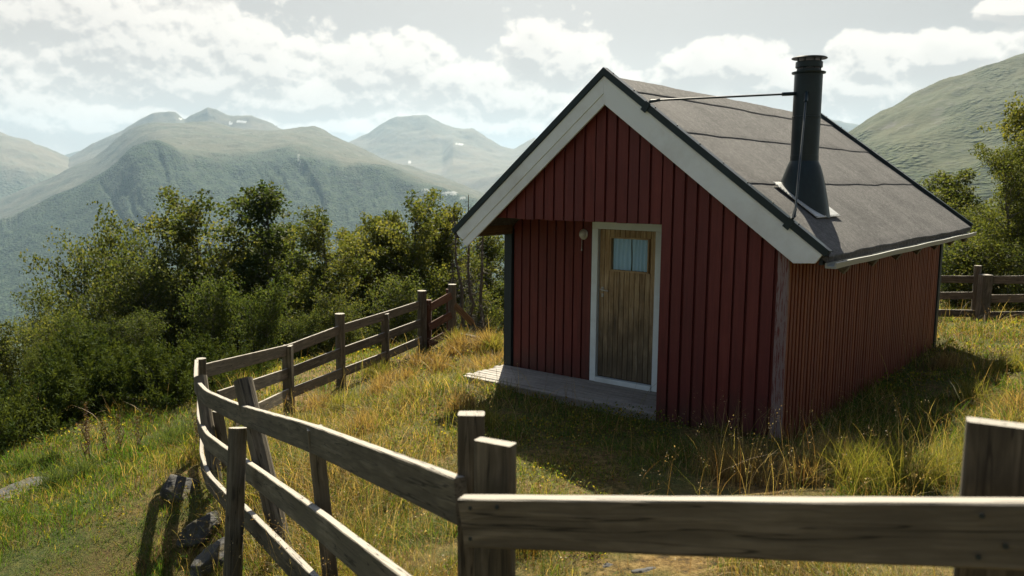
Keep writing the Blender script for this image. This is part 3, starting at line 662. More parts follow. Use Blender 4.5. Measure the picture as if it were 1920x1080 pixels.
    ch = MB(); ch.lathe([(r+.002, .30), (r+.002, .46), (r, .462), (r, .86), (r+.006, .862), (r+.006, .876), (r, .878), (r, hc-.17), (r+.028, hc-.165), (r+.03, hc-.15), (r-.02, hc-.145)], (cx, cy, zb), 40)
    chim = fin(ch, 'chimney', 'black'); chim['label'] = 'black steel stovepipe with a flared foot'
    ft = MB(); k = 40; V = []; Gc = []
    for i in range(9):
        t = i/8; e2 = t**.8
        for j in range(k):
            an = 2*math.pi*j/k; c0, s0 = math.cos(an), math.sin(an)
            rx = r+.004+(.115)*e2*(1.15 if c0 > 0 else .9); ry = r+.004+.105*e2
            x, y = cx+rx*c0+.02*e2, cy+ry*s0; zt = zb+.40; zbm = roofz(x)-.028
            V.append((x, y, zt*(1-t)+zbm*t)); Gc.append((t, c0, s0))
    ft.add(V, [[i*k+j, (i+1)*k+j, (i+1)*k+(j+1) % k, i*k+(j+1) % k] for i in range(8) for j in range(k)], Gc, .2, True); ft.build('chimney_foot', M['black'], chim)
    pl_ = MB(); ux = norm((1, 0, -SR)); up = norm((SR, 0, 1)); c0 = np.array([4.045, 1.16, roofz(4.045)-.024])
    pl_.obox(c0, ux, (0, 1, 0), up, (.31, .385, .004)); 
    for i in range(15):
        for q in (c0+ux*.295+np.array([0, -.37+.74*i/14, 0]), c0+np.array([0, -.37, 0])+ux*(-.295+.59*i/14)): pl_.tube(q, q+up*.010, .008, 6)
    pl_.build('flashing', M['galv'], chim)
    cp = MB(); zt = zb+hc
    cp.lathe([(r-.02, -.15), (r-.02, -.12)], (cx, cy, zt), 32)
    for zz in (-.125, -.10, -.03): 
        pass
    cp.lathe([(r-.012, -.105), (r-.006, -.10), (r-.006, -.045), (r-.012, -.04)], (cx, cy, zt), 36)
    cp.lathe([(r+.035, -.010), (r+.04, -.004), (r+.03, .006), (.02, .02)], (cx, cy, zt), 36)
    for j in range(8):
        an = 2*math.pi*j/8; q = np.array([cx+(r-.022)*math.cos(an), cy+(r-.022)*math.sin(an), zt]); cp.tube(q+np.array([0, 0, -.15]), q+np.array([0, 0, -.005]), .006, 6)
    cp.build('chimney_cap', M['black'], chim)
    for (t, zz) in ((.222*lr, zb+1.12), (.852*lr, zb+1.12)):
        a0 = apex+ar*t+np.array([0, Y0-.002, 0])
        dirn = norm((a0[0]-cx, a0[1]-cy, 0)); b0 = np.array([cx, cy, zz])+dirn*r
        st = MB(); n0 = a0+nr*.05
        st.obox(a0-nr*.03+np.array([0, -.022, 0]), ar, (0, 1, 0), nr, (.035, .004, .055)); st.tube(a0+np.array([0, -.02, 0])+nr*.03, n0+norm(b0-n0)*.1, .016, 6); st.tube(n0, b0, .011, 8); 
        st.tube(b0-dirn*.004, b0+norm(n0-b0)*.14, .022, 6)
        st.build('stay_rod', M['black'], chim)
    # things under cab keep world coordinates: children of parts inherit through their part
build_cabin()
def build_lamp():
    p = (1.275, DEP-.006, 1.90); t = tag(empty('wall_lamp', p), 'round grey porch lamp with a pull cord beside the door', 'lamp')
    m = MB(); k = 24
    def disc(prof, mb):
        V = []; Gc = []
        for r, y in prof:
            for j in range(k): a = 2*math.pi*j/k; V.append((r*math.cos(a), y, r*1.12*math.sin(a))); Gc.append((r, y, 0))
        mb.add(V, [[i*k+j, (i+1)*k+j, (i+1)*k+(j+1) % k, i*k+(j+1) % k][::-1] for i in range(len(prof)-1) for j in range(k)]+[[(len(prof)-1)*k+j for j in range(k)]], Gc, .3, True)
    disc([(.06, 0), (.062, -.015), (.052, -.022)], m); m.build('lamp_base', M['steel'], t)
    m = MB(); disc([(.051, -.018), (.046, -.045), (.03, -.062), (.008, -.068)], m)
    gm = material('frosted_glass', lambda N, o: princ(N, (.50, .50, .47), .35, N.noise(N.new('ShaderNodeTexCoord').outputs['Object'], 90, 2), .3, .004)); m.build('lamp_glass', gm, t)
    m = MB(); m.tube((-.01, -.03, -.05), (-.012, -.03, -.19), .0035, 5); m.tube((-.012, -.03, -.19), (-.012, -.03, -.215), .009, 8); m.build('pull_cord', M['steel'], t)
build_lamp()

# ------------------------------------------------------------------ fences
def sec_rect(w, h, c=.006): return [(-w+c, -h), (w-c, -h), (w, -h+c), (w, h-c), (w-c, h), (-w+c, h), (-w, h-c), (-w, -h+c)]
def lerp_path(pts, step=.12):
    pts = [np.array(p, float) for p in pts]; d = np.cumsum([0]+[np.linalg.norm(pts[i+1]-pts[i]) for i in range(len(pts)-1)]); n = max(2, int(d[-1]/step)); t = np.linspace(0, d[-1], n+1)
    # catmull-like: smooth the linear interpolation
    P = np.array([[np.interp(x, d, [p[k] for p in pts]) for k in range(3)] for x in t])
    if len(pts) > 2:
        for _ in range(2): Q = P.copy(); Q[1:-1] = (P[:-2]+2*P[1:-1]+P[2:])/4; P = Q
    return list(P)
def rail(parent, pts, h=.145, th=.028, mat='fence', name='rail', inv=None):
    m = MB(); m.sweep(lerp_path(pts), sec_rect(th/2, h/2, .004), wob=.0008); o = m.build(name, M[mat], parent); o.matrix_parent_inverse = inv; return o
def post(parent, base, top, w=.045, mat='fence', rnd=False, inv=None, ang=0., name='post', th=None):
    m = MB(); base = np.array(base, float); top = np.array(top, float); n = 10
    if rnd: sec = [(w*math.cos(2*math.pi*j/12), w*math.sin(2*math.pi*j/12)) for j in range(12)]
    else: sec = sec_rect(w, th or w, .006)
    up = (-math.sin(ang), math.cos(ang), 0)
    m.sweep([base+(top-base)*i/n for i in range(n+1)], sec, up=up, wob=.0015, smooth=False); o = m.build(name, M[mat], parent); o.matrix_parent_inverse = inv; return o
def fence(label, loc):
    t = tag(empty('fence', loc), label, 'fence', 'weathered rail fences around the cabin'); return t, Matrix.Translation([-c for c in loc])
def pt(px, py, d): return at(px, py, d)
def ub(px, py, d, extra=0.):    # post foot below a pixel column at distance d
    p = at(px, py, d); return np.array([p[0], p[1], gz(p[0], p[1])-.25+extra])
def build_fences():
    ANG = math.atan2(_r[1], _r[0])
    # 1 nearest: one heavy rail on two posts, right in front of the camera
    t, inv = fence('thick single rail fence with two square posts, crossing in front of the camera', tuple(onground(1300, 2.1)))
    a, b = at(872, 976, 2.36), at(2150, 1006, 1.60)
    dirn = norm(b-a)
    rail(t, [a, at(1400, 989, 2.0), b], .141, .045, inv=inv)
    p = at(929, 828, 2.47); q = onground(929, 2.47); post(t, (p[0], p[1], q[2]-.3), p, .063, inv=inv, ang=math.atan2(dirn[1], dirn[0]), th=.022)
    p = at(1905, 797, 1.86); q = onground(1905, 1.86); post(t, (p[0], p[1], q[2]-.3), p, .098, inv=inv, ang=math.atan2(dirn[1], dirn[0]), th=.024)
    fn_ = norm(np.cross(dirn, (0, 0, 1))); fn_ = fn_ if fn_@(CAM-a) > 0 else -fn_
    for (u_, v_) in ((.02, .045), (.075, .048), (.02, -.045), (.82, .045), (.82, -.045), (.85, -.02)):
        nl_ = MB(); q = a+(b-a)*u_+np.array([0, 0, v_])+fn_*.0205; nl_.tube(q, q+fn_*.0035, .006, 8); o = nl_.build('nail', M['dark'], t); o.matrix_parent_inverse = inv
    # 2 bending fence from the near corner downhill to the left
    t, inv = fence('bending three rail fence with leaning posts on the left of the yard', tuple(onground(600, 4.6)))
    path = [(866, 2.62), (590, 4.38), (456, 6.3), (428, 6.95), (387, 7.8), (368, 8.6), (371, 9.3)]
    tops = [(866, 940), (590, 823), (456, 778), (428, 766), (387, 746), (367, 722), (369, 686)]
    mids = [(866, 1200), (590, 976), (456, 876), (428, 857), (388, 826), (373, 795), (374, 752)]
    bots = [(866, 1430), (590, 1102), (456, 963), (430, 944), (392, 903), (378, 862), (380, 815)]
    for rows in (tops, mids, bots): rail(t, [at(x, y, path[i][1]) for i, (x, y) in enumerate(rows)], .150, .042, inv=inv)
    p = at(884, 775, 2.66); q = onground(884, 2.66); post(t, (p[0], p[1], q[2]-.3), p, .043, inv=inv, ang=ANG, th=.028)
    post(t, ub(632, 1060, 4.55), at(590, 802, 4.42), .042, inv=inv, ang=ANG+.3)
    post(t, ub(548, 1040, 5.9), at(456, 712, 6.35), .072, rnd=True, inv=inv)
    post(t, ub(428, 1080, 5.6), at(446, 802, 5.75), .062, rnd=True, inv=inv, name='prop_post')
    post(t, ub(412, 890, 7.9), at(376, 706, 8.35), .062, rnd=True, inv=inv)
    post(t, ub(433, 850, 8.3), at(408, 770, 8.2), .04, inv=inv)
    # 3 straight far fence along the back of the yard
    t, inv = fence('straight three rail fence running uphill along the tree line', tuple(onground(640, 14.5)))
    fp = [(376, 9.5), (540, 12.4), (638, 14.3), (723, 15.9), (792, 17.0)]
    ft = [(384, 695), (540, 656), (638, 618), (723, 592), (790, 570)]
    fm = [(408, 746), (540, 700), (638, 661), (723, 630), (790, 605)]
    fb = [(440, 789), (540, 739), (638, 700), (723, 667), (790, 638)]
    for rows in (ft, fm, fb): rail(t, [at(x, y, fp[i][1]+.04) for i, (x, y) in enumerate(rows)], .16, .03, inv=inv)
    for (x, yt, i, w) in ((377, 672, 0, .055), (539, 648, 1, .07), (637, 588, 2, .085), (722, 588, 3, .07), (791, 545, 4, .095)):
        d = fp[i][1]; post(t, ub(x, yt, d), at(x, yt, d), w, rnd=(i in (0, 2, 4)), inv=inv, ang=ANG)
    # 4 short section at the end
    t, inv = fence('short reddish three rail fence section at the far corner', tuple(onground(825, 17.4)))
    for ya, yb in ((578, 554), (614, 590), (646, 622)): rail(t, [at(804, ya, 17.15), at(846, yb, 17.5)], .16, .03, 'fence_red', inv=inv)
    post(t, ub(802, 560, 17.2), at(802, 562, 17.2), .075, 'fence_red', inv=inv, ang=ANG); post(t, ub(848, 533, 17.6), at(848, 533, 17.6), .09, rnd=True, inv=inv); post(t, ub(842, 545, 17.7), at(841, 542, 17.75), .05, 'fence_red', inv=inv, ang=ANG)
    r = rail(t, [at(852, 572, 17.6), at(886, 606, 17.9)], .13, .03, 'beam', inv=inv); r['label'] = 'fallen brown rail'
    # 5 right, behind the cabin
    t, inv = fence('dark three rail fence with paired posts right of the cabin', tuple(onground(1840, 17)))
    for ya, yb, yc in ((523, 524, 523), (555, 554, 558), (586, 588, 590)):
        rail(t, [at(1690, ya, 17.6), at(1832, yb, 17.05)], .15, .03, 'fence', inv=inv); rail(t, [at(1850, yc+2, 16.9), at(2060, yc, 15.6)], .16, .03, 'fence', inv=inv)
    post(t, ub(1834, 500, 17), at(1834, 498, 17), .07, rnd=True, inv=inv); post(t, ub(1848, 515, 16.85), at(1848, 515, 16.85), .10, inv=inv, ang=ANG); post(t, ub(2040, 500, 15.6), at(2040, 500, 15.6), .07, rnd=True, inv=inv)
build_fences()

# ------------------------------------------------------------------ trees and shrubs
def leaf_quads(P, size, seed, flat=.4, aspect=.75):
    g = np.random.default_rng(seed); n = len(P)
    d = g.normal(size=(n, 3)); d[:, 2] -= flat; d /= np.linalg.norm(d, axis=1)[:, None]
    e = g.normal(size=(n, 3)); e -= d*(e*d).sum(1)[:, None]; e /= np.linalg.norm(e, axis=1)[:, None]
    s = size*g.uniform(.6, 1.35, n)[:, None]
    V = np.stack([P, P+d*s*.5+e*s*aspect*.5, P+d*s, P+d*s*.5-e*s*aspect*.5], 1).reshape(-1, 3)
    q = np.arange(n*4).reshape(-1, 4); return V, q
def birch_mesh(seed, h, w, nleaf, leaf, stems=2, gap=.5, low=.18, pal=((.022, .038, .012), (.060, .078, .024), (.135, .135, .046))):
    g = np.random.default_rng(seed); tb = MB(); tips = []
    for s in range(stems):
        lean = g.uniform(0, 2*math.pi); amt = (.03 if stems == 1 else g.uniform(.05, .12))*w
        pts = []; hh = h*(1 if s == 0 else g.uniform(.65, .95)); n = 12
        wx, wy = g.uniform(0, 6, 2)
        for i in range(n+1):
            t = i/n; pts.append(np.array([math.cos(lean)*amt*t**.8*2.2+.06*w*math.sin(wx+t*5)*t, math.sin(lean)*amt*t**.8*2.2+.06*w*math.sin(wy+t*4)*t, -.3+(hh+.3)*t]))
        r0 = .018*h*(1 if s == 0 else .7)
        tb.sweep(pts, [(r0*math.cos(2*math.pi*j/7), r0*math.sin(2*math.pi*j/7)) for j in range(7)], up=(1, 0, 0), wob=r0*.08, smooth=True, taper=[1-.9*i/n for i in range(n+1)])
        nb = int(46/stems**.4)
        for k in range(nb):
            t = low+(1-low)*((k+g.uniform(0, 1))/nb); i = min(n-1, int(t*n)); p0 = pts[i]+(pts[i+1]-pts[i])*(t*n-i)
            prof = math.sin(math.pi*min(1, (t-low*.6)/(1.08-low*.6))**.85)**.6
            ln = w*prof*g.uniform(.6, 1.1)*.5+.08*w; a = g.uniform(0, 2*math.pi); upv = g.uniform(.5, 1.5)
            dv = norm((math.cos(a), math.sin(a), upv)); bp = [p0]
            for j in range(1, 5): bp.append(p0+dv*ln*j/4+np.array([g.normal()*.04*ln, g.normal()*.04*ln, -.05*ln*(j/4)**2]))
            tb.sweep(bp, [(.3*r0*math.cos(2*math.pi*j/4), .3*r0*math.sin(2*math.pi*j/4)) for j in range(4)], up=(0, .3, 1), taper=[1-.75*(i/5)-.3*t for i in range(5)], cap=False)
            for j in range(1, 5):
                tips.append((bp[j], .088*w*(.5+g.uniform(.3, .9)), g.uniform(.35, 1.)))
                if g.uniform() < .8:
                    sd = norm(dv+g.normal(size=3)*.8); tips.append((bp[j]+sd*ln*g.uniform(.15, .4), .06*w*(.5+g.uniform(.3, .9)), g.uniform(.3, 1.)))
    wts = np.array([t[2]*t[1]**1.5 for t in tips]); idx = g.choice(len(tips), nleaf, p=wts/wts.sum())
    c = np.array([t[0] for t in tips])[idx]; sg = np.array([t[1] for t in tips])[idx]
    d = g.normal(size=(nleaf, 3)); d /= np.linalg.norm(d, axis=1)[:, None]
    P = c+d*(sg*g.uniform(.15, 1.0, nleaf)**.6)[:, None]*np.array([1.15, 1.15, .85])
    P = P[P[:, 2] > .02*h]; V, q = leaf_quads(P, leaf, seed+1)
    tone = g.uniform(0, 1, len(tips))[idx][:len(P)]*.6+g.uniform(0, 1, len(P))*.4; pal = np.array(pal)
    col = np.where((tone < .5)[:, None], pal[0]+(pal[1]-pal[0])*(tone*2)[:, None], pal[1]+(pal[2]-pal[1])*(tone*2-1)[:, None])
    return tb, V, q, np.repeat(col, 4, 0)
def tree_kind(name, seed, h, w, nleaf, leaf, **kw):
    tb, V, q, col = birch_mesh(seed, h, w, nleaf, leaf, **kw)
    t = empty(name); tr = tb.build('trunk', M['bark'], t); cr = link('crown', np_mesh('crown', V, None, q, {'col': col}), M['leaf'], t)
    t['base_h'] = h; return t
def dup(root):
    c = root.copy(); C.objects.link(c)
    for ch in root.children:
        d = ch.copy(); C.objects.link(d); d.parent = c
    return c
YEL = ((.035, .05, .014), (.082, .095, .026), (.155, .15, .048))
protos = {}
def plant_tree(kind, loc, h, rz, label, wide=1., cat='tree', group=None):
    p, used = protos[kind]
    o = p if not used else dup(p); protos[kind][1] = True
    s = h/p['base_h']; o.location = loc; o.rotation_euler = (0, 0, rz); o.scale = (s*wide, s*wide, s); tag(o, label, cat, group); return o
def build_trees():
    protos['a'] = [tree_kind('birch_tree', 11, 6., 3.2, 26000, .085, stems=2), False]
    protos['b'] = [tree_kind('birch_tree', 19, 6., 2.9, 27000, .085, stems=2, low=.12), False]
    protos['c'] = [tree_kind('birch_tree', 13, 5., 3.8, 24000, .085, stems=4, low=.05), False]
    protos['d'] = [tree_kind('birch_tree', 14, 5., 2.5, 19000, .08, stems=1, low=.08, pal=YEL), False]
    protos['e'] = [tree_kind('birch_tree', 15, 3., 2.6, 14000, .075, stems=5, low=.02), False]
    protos['f'] = [tree_kind('birch_tree', 16, 8., 4.6, 40000, .095, stems=2, low=.05, pal=YEL), False]
    L = [ # kind, px, top py, distance, wide, label
        ('e', 10, 612, 19, 1.0, 'small leafy birch at the lower left edge of the picture'),
        ('e', 70, 605, 21, 1.0, 'round low birch second from the left edge'),
        ('c', 112, 565, 24, .8, 'wide pale birch sloping down at the left end of the tree line'),
        ('c', 190, 440, 26, .85, 'bushy birch with twin tops above the junipers on the left'),
        ('c', 268, 470, 23, .95, 'broad dark birch between the twin-topped one and the tall pair'),
        ('a', 345, 392, 25, 1.05, 'tall birch, left one of the tall pair above the bent fence'),
        ('e', 385, 535, 20, .9, 'small bright birch in front of the tall pair'),
        ('b', 450, 373, 25, 1.15, 'tallest birch of the left tree line, right one of the tall pair'),
        ('d', 520, 450, 27, 1.1, 'yellowish birch just right of the tallest birch'),
        ('e', 478, 548, 19, .85, 'small reddish-topped birch below the tallest birch by the fence'),
        ('a', 605, 418, 24, 1.0, 'full dark birch above the middle of the straight fence'),
        ('d', 655, 458, 27, 1.0, 'narrow birch close right of the full dark birch'),
        ('b', 690, 425, 28, .9, 'slim dark birch left of the twin slim pair'),
        ('d', 728, 428, 27, .95, 'slim bright birch above the straight fence'),
        ('a', 790, 392, 26, .95, 'tall loose birch beside the bare dead spruces'),
        ('d', 838, 415, 28, .9, 'bright birch tangled with the dead spruce trunks'),
        ('b', 945, 455, 27, 1.0, 'birch peeping out beside the dark corner post of the cabin'),
        ('e', 560, 600, 20, 1.0, 'low birch bush behind the straight fence, left half'),
        ('e', 640, 560, 21, 1.1, 'low birch bush behind the second post of the straight fence'),
        ('e', 735, 530, 22, 1.1, 'low sunlit birch bush behind the straight fence, right half'),
        ('e', 905, 560, 23, 1.0, 'low birch bush at the foot of the dead spruces'),
        ('c', 310, 520, 28, 1., 'shaded birch deep behind the tall pair'),
        ('c', 60, 668, 17, .8, 'lowest birch bush above the junipers at the far left'),
        ('c', 160, 600, 20, 1.1, 'dark birch bush above the left junipers'),
        ('c', 240, 590, 20, 1.1, 'dense dark birch bush left of the bent fence'),
        ('a', 560, 470, 30, 1.1, 'shaded birch far behind the straight fence'),
        ('a', 880, 480, 30, 1.0, 'shaded birch behind the dead spruces'),
        ('a', 760, 470, 31, 1.1, 'shaded birch behind the slim pair'),
        ('d', 1780, 335, 25, 1.5, 'yellow-green birch behind the right end of the roof'),
        ('f', 1905, 285, 19, .95, 'large glossy birch beyond the fence on the right'),
        ('f', 1990, 130, 20, .9, 'tallest tree at the right edge of the picture'),
        ('c', 1822, 392, 23, 1.0, 'full birch between the yellow-green birch and the paired fence posts'),
        ('e', 1800, 440, 21, 1.2, 'dark birch bush beside the far corner of the cabin'),
        ('e', 1850, 430, 20, 1.1, 'sunlit birch bush behind the paired fence posts'),
        ('d', 1730, 380, 30, 1.3, 'birch half hidden behind the far gutter end'),
        ('e', 1960, 450, 17.5, 1.1, 'birch bush behind the right fence at the picture edge'),
        ('c', 2150, 330, 24, 1.1, 'broad birch outside the yard on the far right')]
    for i, (k, px, py, d, wd, lab) in enumerate(L):
        g = onground(px, d); top = at(px, py, d)[2]; plant_tree(k, tuple(g-np.array([0, 0, .1])), max(1.2, top-g[2]), i*2.4, lab, wd*(.9 if px < 960 and k in 'cde' else 1.05), 'tree', 'birch trees around the yard')
    # dead spruces
    def dead(seed, h, lean):
        g = np.random.default_rng(seed); t = empty('dead_spruce'); m = MB(); n = 10
        pts = [np.array([lean*h*(i/n)+.03*g.normal(), .02*g.normal(), -.3+(h+.3)*i/n]) for i in range(n+1)]
        m.sweep(pts, [(.075*math.cos(2*math.pi*j/7), .075*math.sin(2*math.pi*j/7)) for j in range(7)], up=(1, 0, 0), taper=[1-.88*i/n for i in range(n+1)], smooth=True); m.build('trunk', M['deadbark'], t)
        b = MB()
        for k in range(90):
            u = g.uniform(.15, .97); i = min(n-1, int(u*n)); p = pts[i]+(pts[i+1]-pts[i])*(u*n-i); a = g.uniform(0, 6.28); ln = (1.05-u)*h*.17*g.uniform(.4, 1.1)+.05
            e = p+np.array([math.cos(a)*ln, math.sin(a)*ln, -.28*ln]); mid = (p+e)/2+np.array([0, 0, .04*ln]); b.sweep([p, mid, e], [(.011, 0), (0, .011), (-.011, 0)], taper=[1, .7, .3], cap=False)
            for q in range(4):
                s0 = mid+(e-mid)*g.uniform(0, 1); s1 = s0+np.array([g.normal()*.12, g.normal()*.12, -g.uniform(.02, .18)])*min(1, ln*1.5); b.sweep([s0, s1], [(.005, 0), (0, .005), (-.005, 0)], cap=False)
        b.build('crown', M['deadbark'], t); return t
    for i, (px, py, d, ln, lab) in enumerate([(872, 400, 22, -.08, 'leaning bare dead spruce, leftmost of the dead ones'), (884, 365, 23, -.02, 'tallest bare dead spruce with a needle-thin top'), (893, 470, 21, -.10, 'short bare dead spruce leaning between two upright ones'), (905, 372, 22.5, .0, 'bare dead spruce nearest the cabin with drooping twigs'), (842, 480, 22, .02, 'twiggy grey dead spruce beside the tall loose birch')]):
        g = onground(px, d); t = dead(100+i, at(px, py, d)[2]-g[2], ln); t.location = tuple(g); t.rotation_euler = (0, 0, YAW); tag(t, lab, 'tree', 'dead spruces by the far fence corner')
    # junipers
    def juniper(seed, h, w):
        g = np.random.default_rng(seed); t = empty('juniper_bush'); P = []; D = []; m = MB()
        for k in range(46):
            a = g.uniform(0, 6.28); rr = w*.5*g.uniform(.05, 1); hh = h*(1-.55*(rr/(w*.5))**2)*g.uniform(.6, 1.15); p0 = np.array([math.cos(a)*rr*.3, math.sin(a)*rr*.3, 0]); p1 = np.array([math.cos(a)*rr, math.sin(a)*rr, hh])
            if k < 14: m.tube(p0, p0+(p1-p0)*.9, .014, 5, .004)
            n = 170; u = g.uniform(.1, 1.06, n); P.append(p0+(p1-p0)*u[:, None]+g.normal(size=(n, 3))*(.11*(1.15-u))[:, None])
        P = np.concatenate(P); V, q = leaf_quads(P, .075, seed, -.9, .28); tone = np.repeat(g.uniform(0, 1, 46), 170)*.6+g.uniform(0, .4, len(P))
        col = np.array((.016, .032, .009))+(np.array((.075, .095, .022))-np.array((.016, .032, .009)))*tone[:, None]
        m.build('stems', M['deadbark'], t); link('foliage_or_seeds', np_mesh('foliage_or_seeds', V, None, q, {'col': np.repeat(col, 4, 0)}), M['needle'], t); t['base_h'] = h; return t
    jp = [juniper(200, 1.0, 2.2), juniper(201, .9, 1.6)]; used = [0, 0]
    for i, (px, d, h, lab) in enumerate([(20, 12.5, .95, 'dark juniper at the left edge of the grassy slope'), (110, 13.2, 1.0, 'wide dark juniper left of the brown stalks'), (195, 14.0, 1.0, 'juniper under the dense birch bush'), (265, 13.8, .95, 'juniper in the middle of the bush row'), (325, 13.4, .95, 'olive juniper just left of the bent fence corner'), (370, 14.4, .85, 'juniper seen past the end post of the bent fence'), (-60, 11.5, .95, 'juniper cut off by the left picture edge'), (150, 15.5, 1.3, 'tall juniper under the dark birch bush'), (440, 16, .7, 'low juniper behind the straight fence'), (66, 10.2, .22, 'tiny dark juniper tuft on the open grass')]):
        k = i % 2; o = jp[k] if not used[k] else dup(jp[k]); used[k] = 1; g = onground(px, d); s = h/o['base_h']; o.location = tuple(g-np.array([0, 0, .05])); o.scale = (s, s, s); o.rotation_euler = (0, 0, i*1.3); tag(o, lab, 'bush', 'junipers on the left slope')
build_trees()

# ------------------------------------------------------------------ rocks and stalks
def rock(loc, size, seed, label, rz=0., flat=.6, cat='rock'):
    import bmesh
    bm = bmesh.new(); bmesh.ops.create_icosphere(bm, subdivisions=5, radius=1.)
    V = np.array([v.co[:] for v in bm.verts]); n = V.copy()
    gr_ = np.random.default_rng(seed*7+1); pn = gr_.normal(size=(16, 3)); pn /= np.linalg.norm(pn, axis=1)[:, None]; pc = gr_.uniform(.62, 1.0, 16)
    dt = V@pn.T; d = np.minimum(1.25, np.min(np.where(dt > .05, pc/np.maximum(dt, .05), 9.), 1))
    d = d*(1+.16*fbm(V[:, 0]*2.2+V[:, 2]*1.6+5, V[:, 1]*2.2-V[:, 2]*1.3, seed, 6, .6))
    V = V*d[:, None]*np.array(size)
    for v, c in zip(bm.verts, V): v.co = c
    me = bpy.data.meshes.new('rock'); bm.to_mesh(me); bm.free(); me.polygons.foreach_set('use_smooth', np.ones(len(me.polygons), bool))
    o = link('rock', me, M['rock']); o.location = loc; o.rotation_euler = (0, 0, rz); tag(o, label, cat, 'rocks in the grass'); return o
def build_rocks():
    def gp(px, d, dz=0.): g = onground(px, d); return (g[0], g[1], g[2]+dz)
    rock(gp(313, 8.0, .02), (.23, .22, .17), 1, 'grey boulder poking from the bank left of the fence', .4)
    rock(gp(362, 7.2, -.06), (.24, .2, .17), 2, 'dark rock in the bank beside the fence shadows', 1.)
    rock(gp(398, 6.6, -.05), (.26, .24, .2), 3, 'large shaded rock right behind the leaning prop post', 2.)
    rock(gp(392, 7.3, -.07), (0.156, 0.156, 0.125), 4, 'shaded rock under the bent rails', .2)
    rock(gp(345, 6.5, -.09), (0.156, 0.234, 0.125), 5, 'low dark rock at the bottom of the bank', .8)
    rock(gp(-8, 9.2, -.03), (.36, .42, .09), 6, 'flat pale stone slab at the left picture edge', .5)
    rock(gp(36, 9.3, .02), (.05, .07, .04), 7, 'fist-sized dark stone on the slab at the left edge', .5)
    rock(gp(884, 16.6, .02), (.40, .32, .26), 8, 'rounded lichen boulder near the far fence corner', .3)
    rock(gp(1232, 4.5, -.035), (.09, .10, .05), 9, 'pale flat stone on the dirt below the near rail', .9)
    rock(gp(1155, 4.6, -.03), (.06, .05, .04), 10, 'small pale stone on the dirt left of the flat one', .1)
    rock(gp(1735, 6.1, -.02), (.08, .06, .045), 11, 'pale stone at the foot of the right grass tuft', .1)
    rock(gp(495, 5.2, -.03), (.12, .14, .08), 12, 'pale stone at the bottom behind the lowest rail', .1)
build_rocks()

# ------------------------------------------------------------------ grass
def inside_cabin(x, y, m=.0): return ((x > -.03-m) & (x < W+.03+m) & (y > DEP-.1-m) & (y < L+.05+m)) | ((x > XS-.02-m) & (x < W+.03+m) & (y > -.02-m) & (y < L)) | ((x > -.04-m) & (x < XS) & (y > -.01-m) & (y < DEP))
def scatter(n, x0, x1, d0, d1, seed, pw=1.35):
    g = np.random.default_rng(seed); px = g.uniform(x0, x1, n); u = g.uniform(0, 1, n); e = 1-pw
    d = (d0**e+u*(d1**e-d0**e))**(1/e)
    s = (px-960)/FPX*d; return CAM[0]+_f[0]*d+_r[0]*s, CAM[1]+_f[1]*d+_r[1]*s, px, d
def blades(name, label, x, y, d, hgt, wid, col, seed, lean=.5, mat='grass', seg=3):
    g = np.random.default_rng(seed); n = len(x); z = ground(x, y)
    a = g.uniform(0, 2*math.pi, n); ln = np.abs(g.normal(size=n))*lean+.08; bx, by = np.cos(a)*ln, np.sin(a)*ln
    fa = g.uniform(0, 2*math.pi, n); wx, wy = np.cos(fa), np.sin(fa)
    V = []; k = 0
    for i in range(seg):
        t = i/seg; w = wid*(1-t*.55)*.5; c = np.stack([x+bx*hgt*t*t, y+by*hgt*t*t, z-.02+hgt*(t-.28*ln*t*t)], 1); o = np.stack([wx*w, wy*w, 0*w], 1); V += [c-o, c+o]
    V.append(np.stack([x+bx*hgt, y+by*hgt, z-.02+hgt*(1-.28*ln)], 1)); k = len(V)
    VV = np.stack(V, 1).reshape(-1, 3); b = np.arange(n)[:, None]*k
    q = np.concatenate([b+np.array([[2*i, 2*i+1, 2*i+3, 2*i+2]]) for i in range(seg-1)]); t3 = b+np.array([[k-3, k-2, k-1]])
    sh = np.linspace(.72, 1.12, seg+1); cc = np.repeat(col[:, None, :], k, 1)
    o = link(name, np_mesh(name, VV, t3, q, {'col': cc.reshape(-1, 3)}), M[mat]); tag(o, label, 'grass', kind='stuff'); return o
def pick(pals, w, g):   # per-blade colour from weighted palettes
    n = w.shape[0]; c = np.cumsum(w, 1); c /= c[:, -1:]; i = (g.uniform(size=(n, 1)) > c).sum(1); col = np.array(pals)[np.clip(i, 0, len(pals)-1)]
    return col*g.uniform(.45, 1.45, (n, 1))*g.uniform(.92, 1.08, (n, 3))
PAL = [(.30, .22, .10), (.10, .115, .020), (.055, .112, .015), (.12, .075, .026), (.19, .19, .03)]   # straw, olive, green, brown, yellow-green
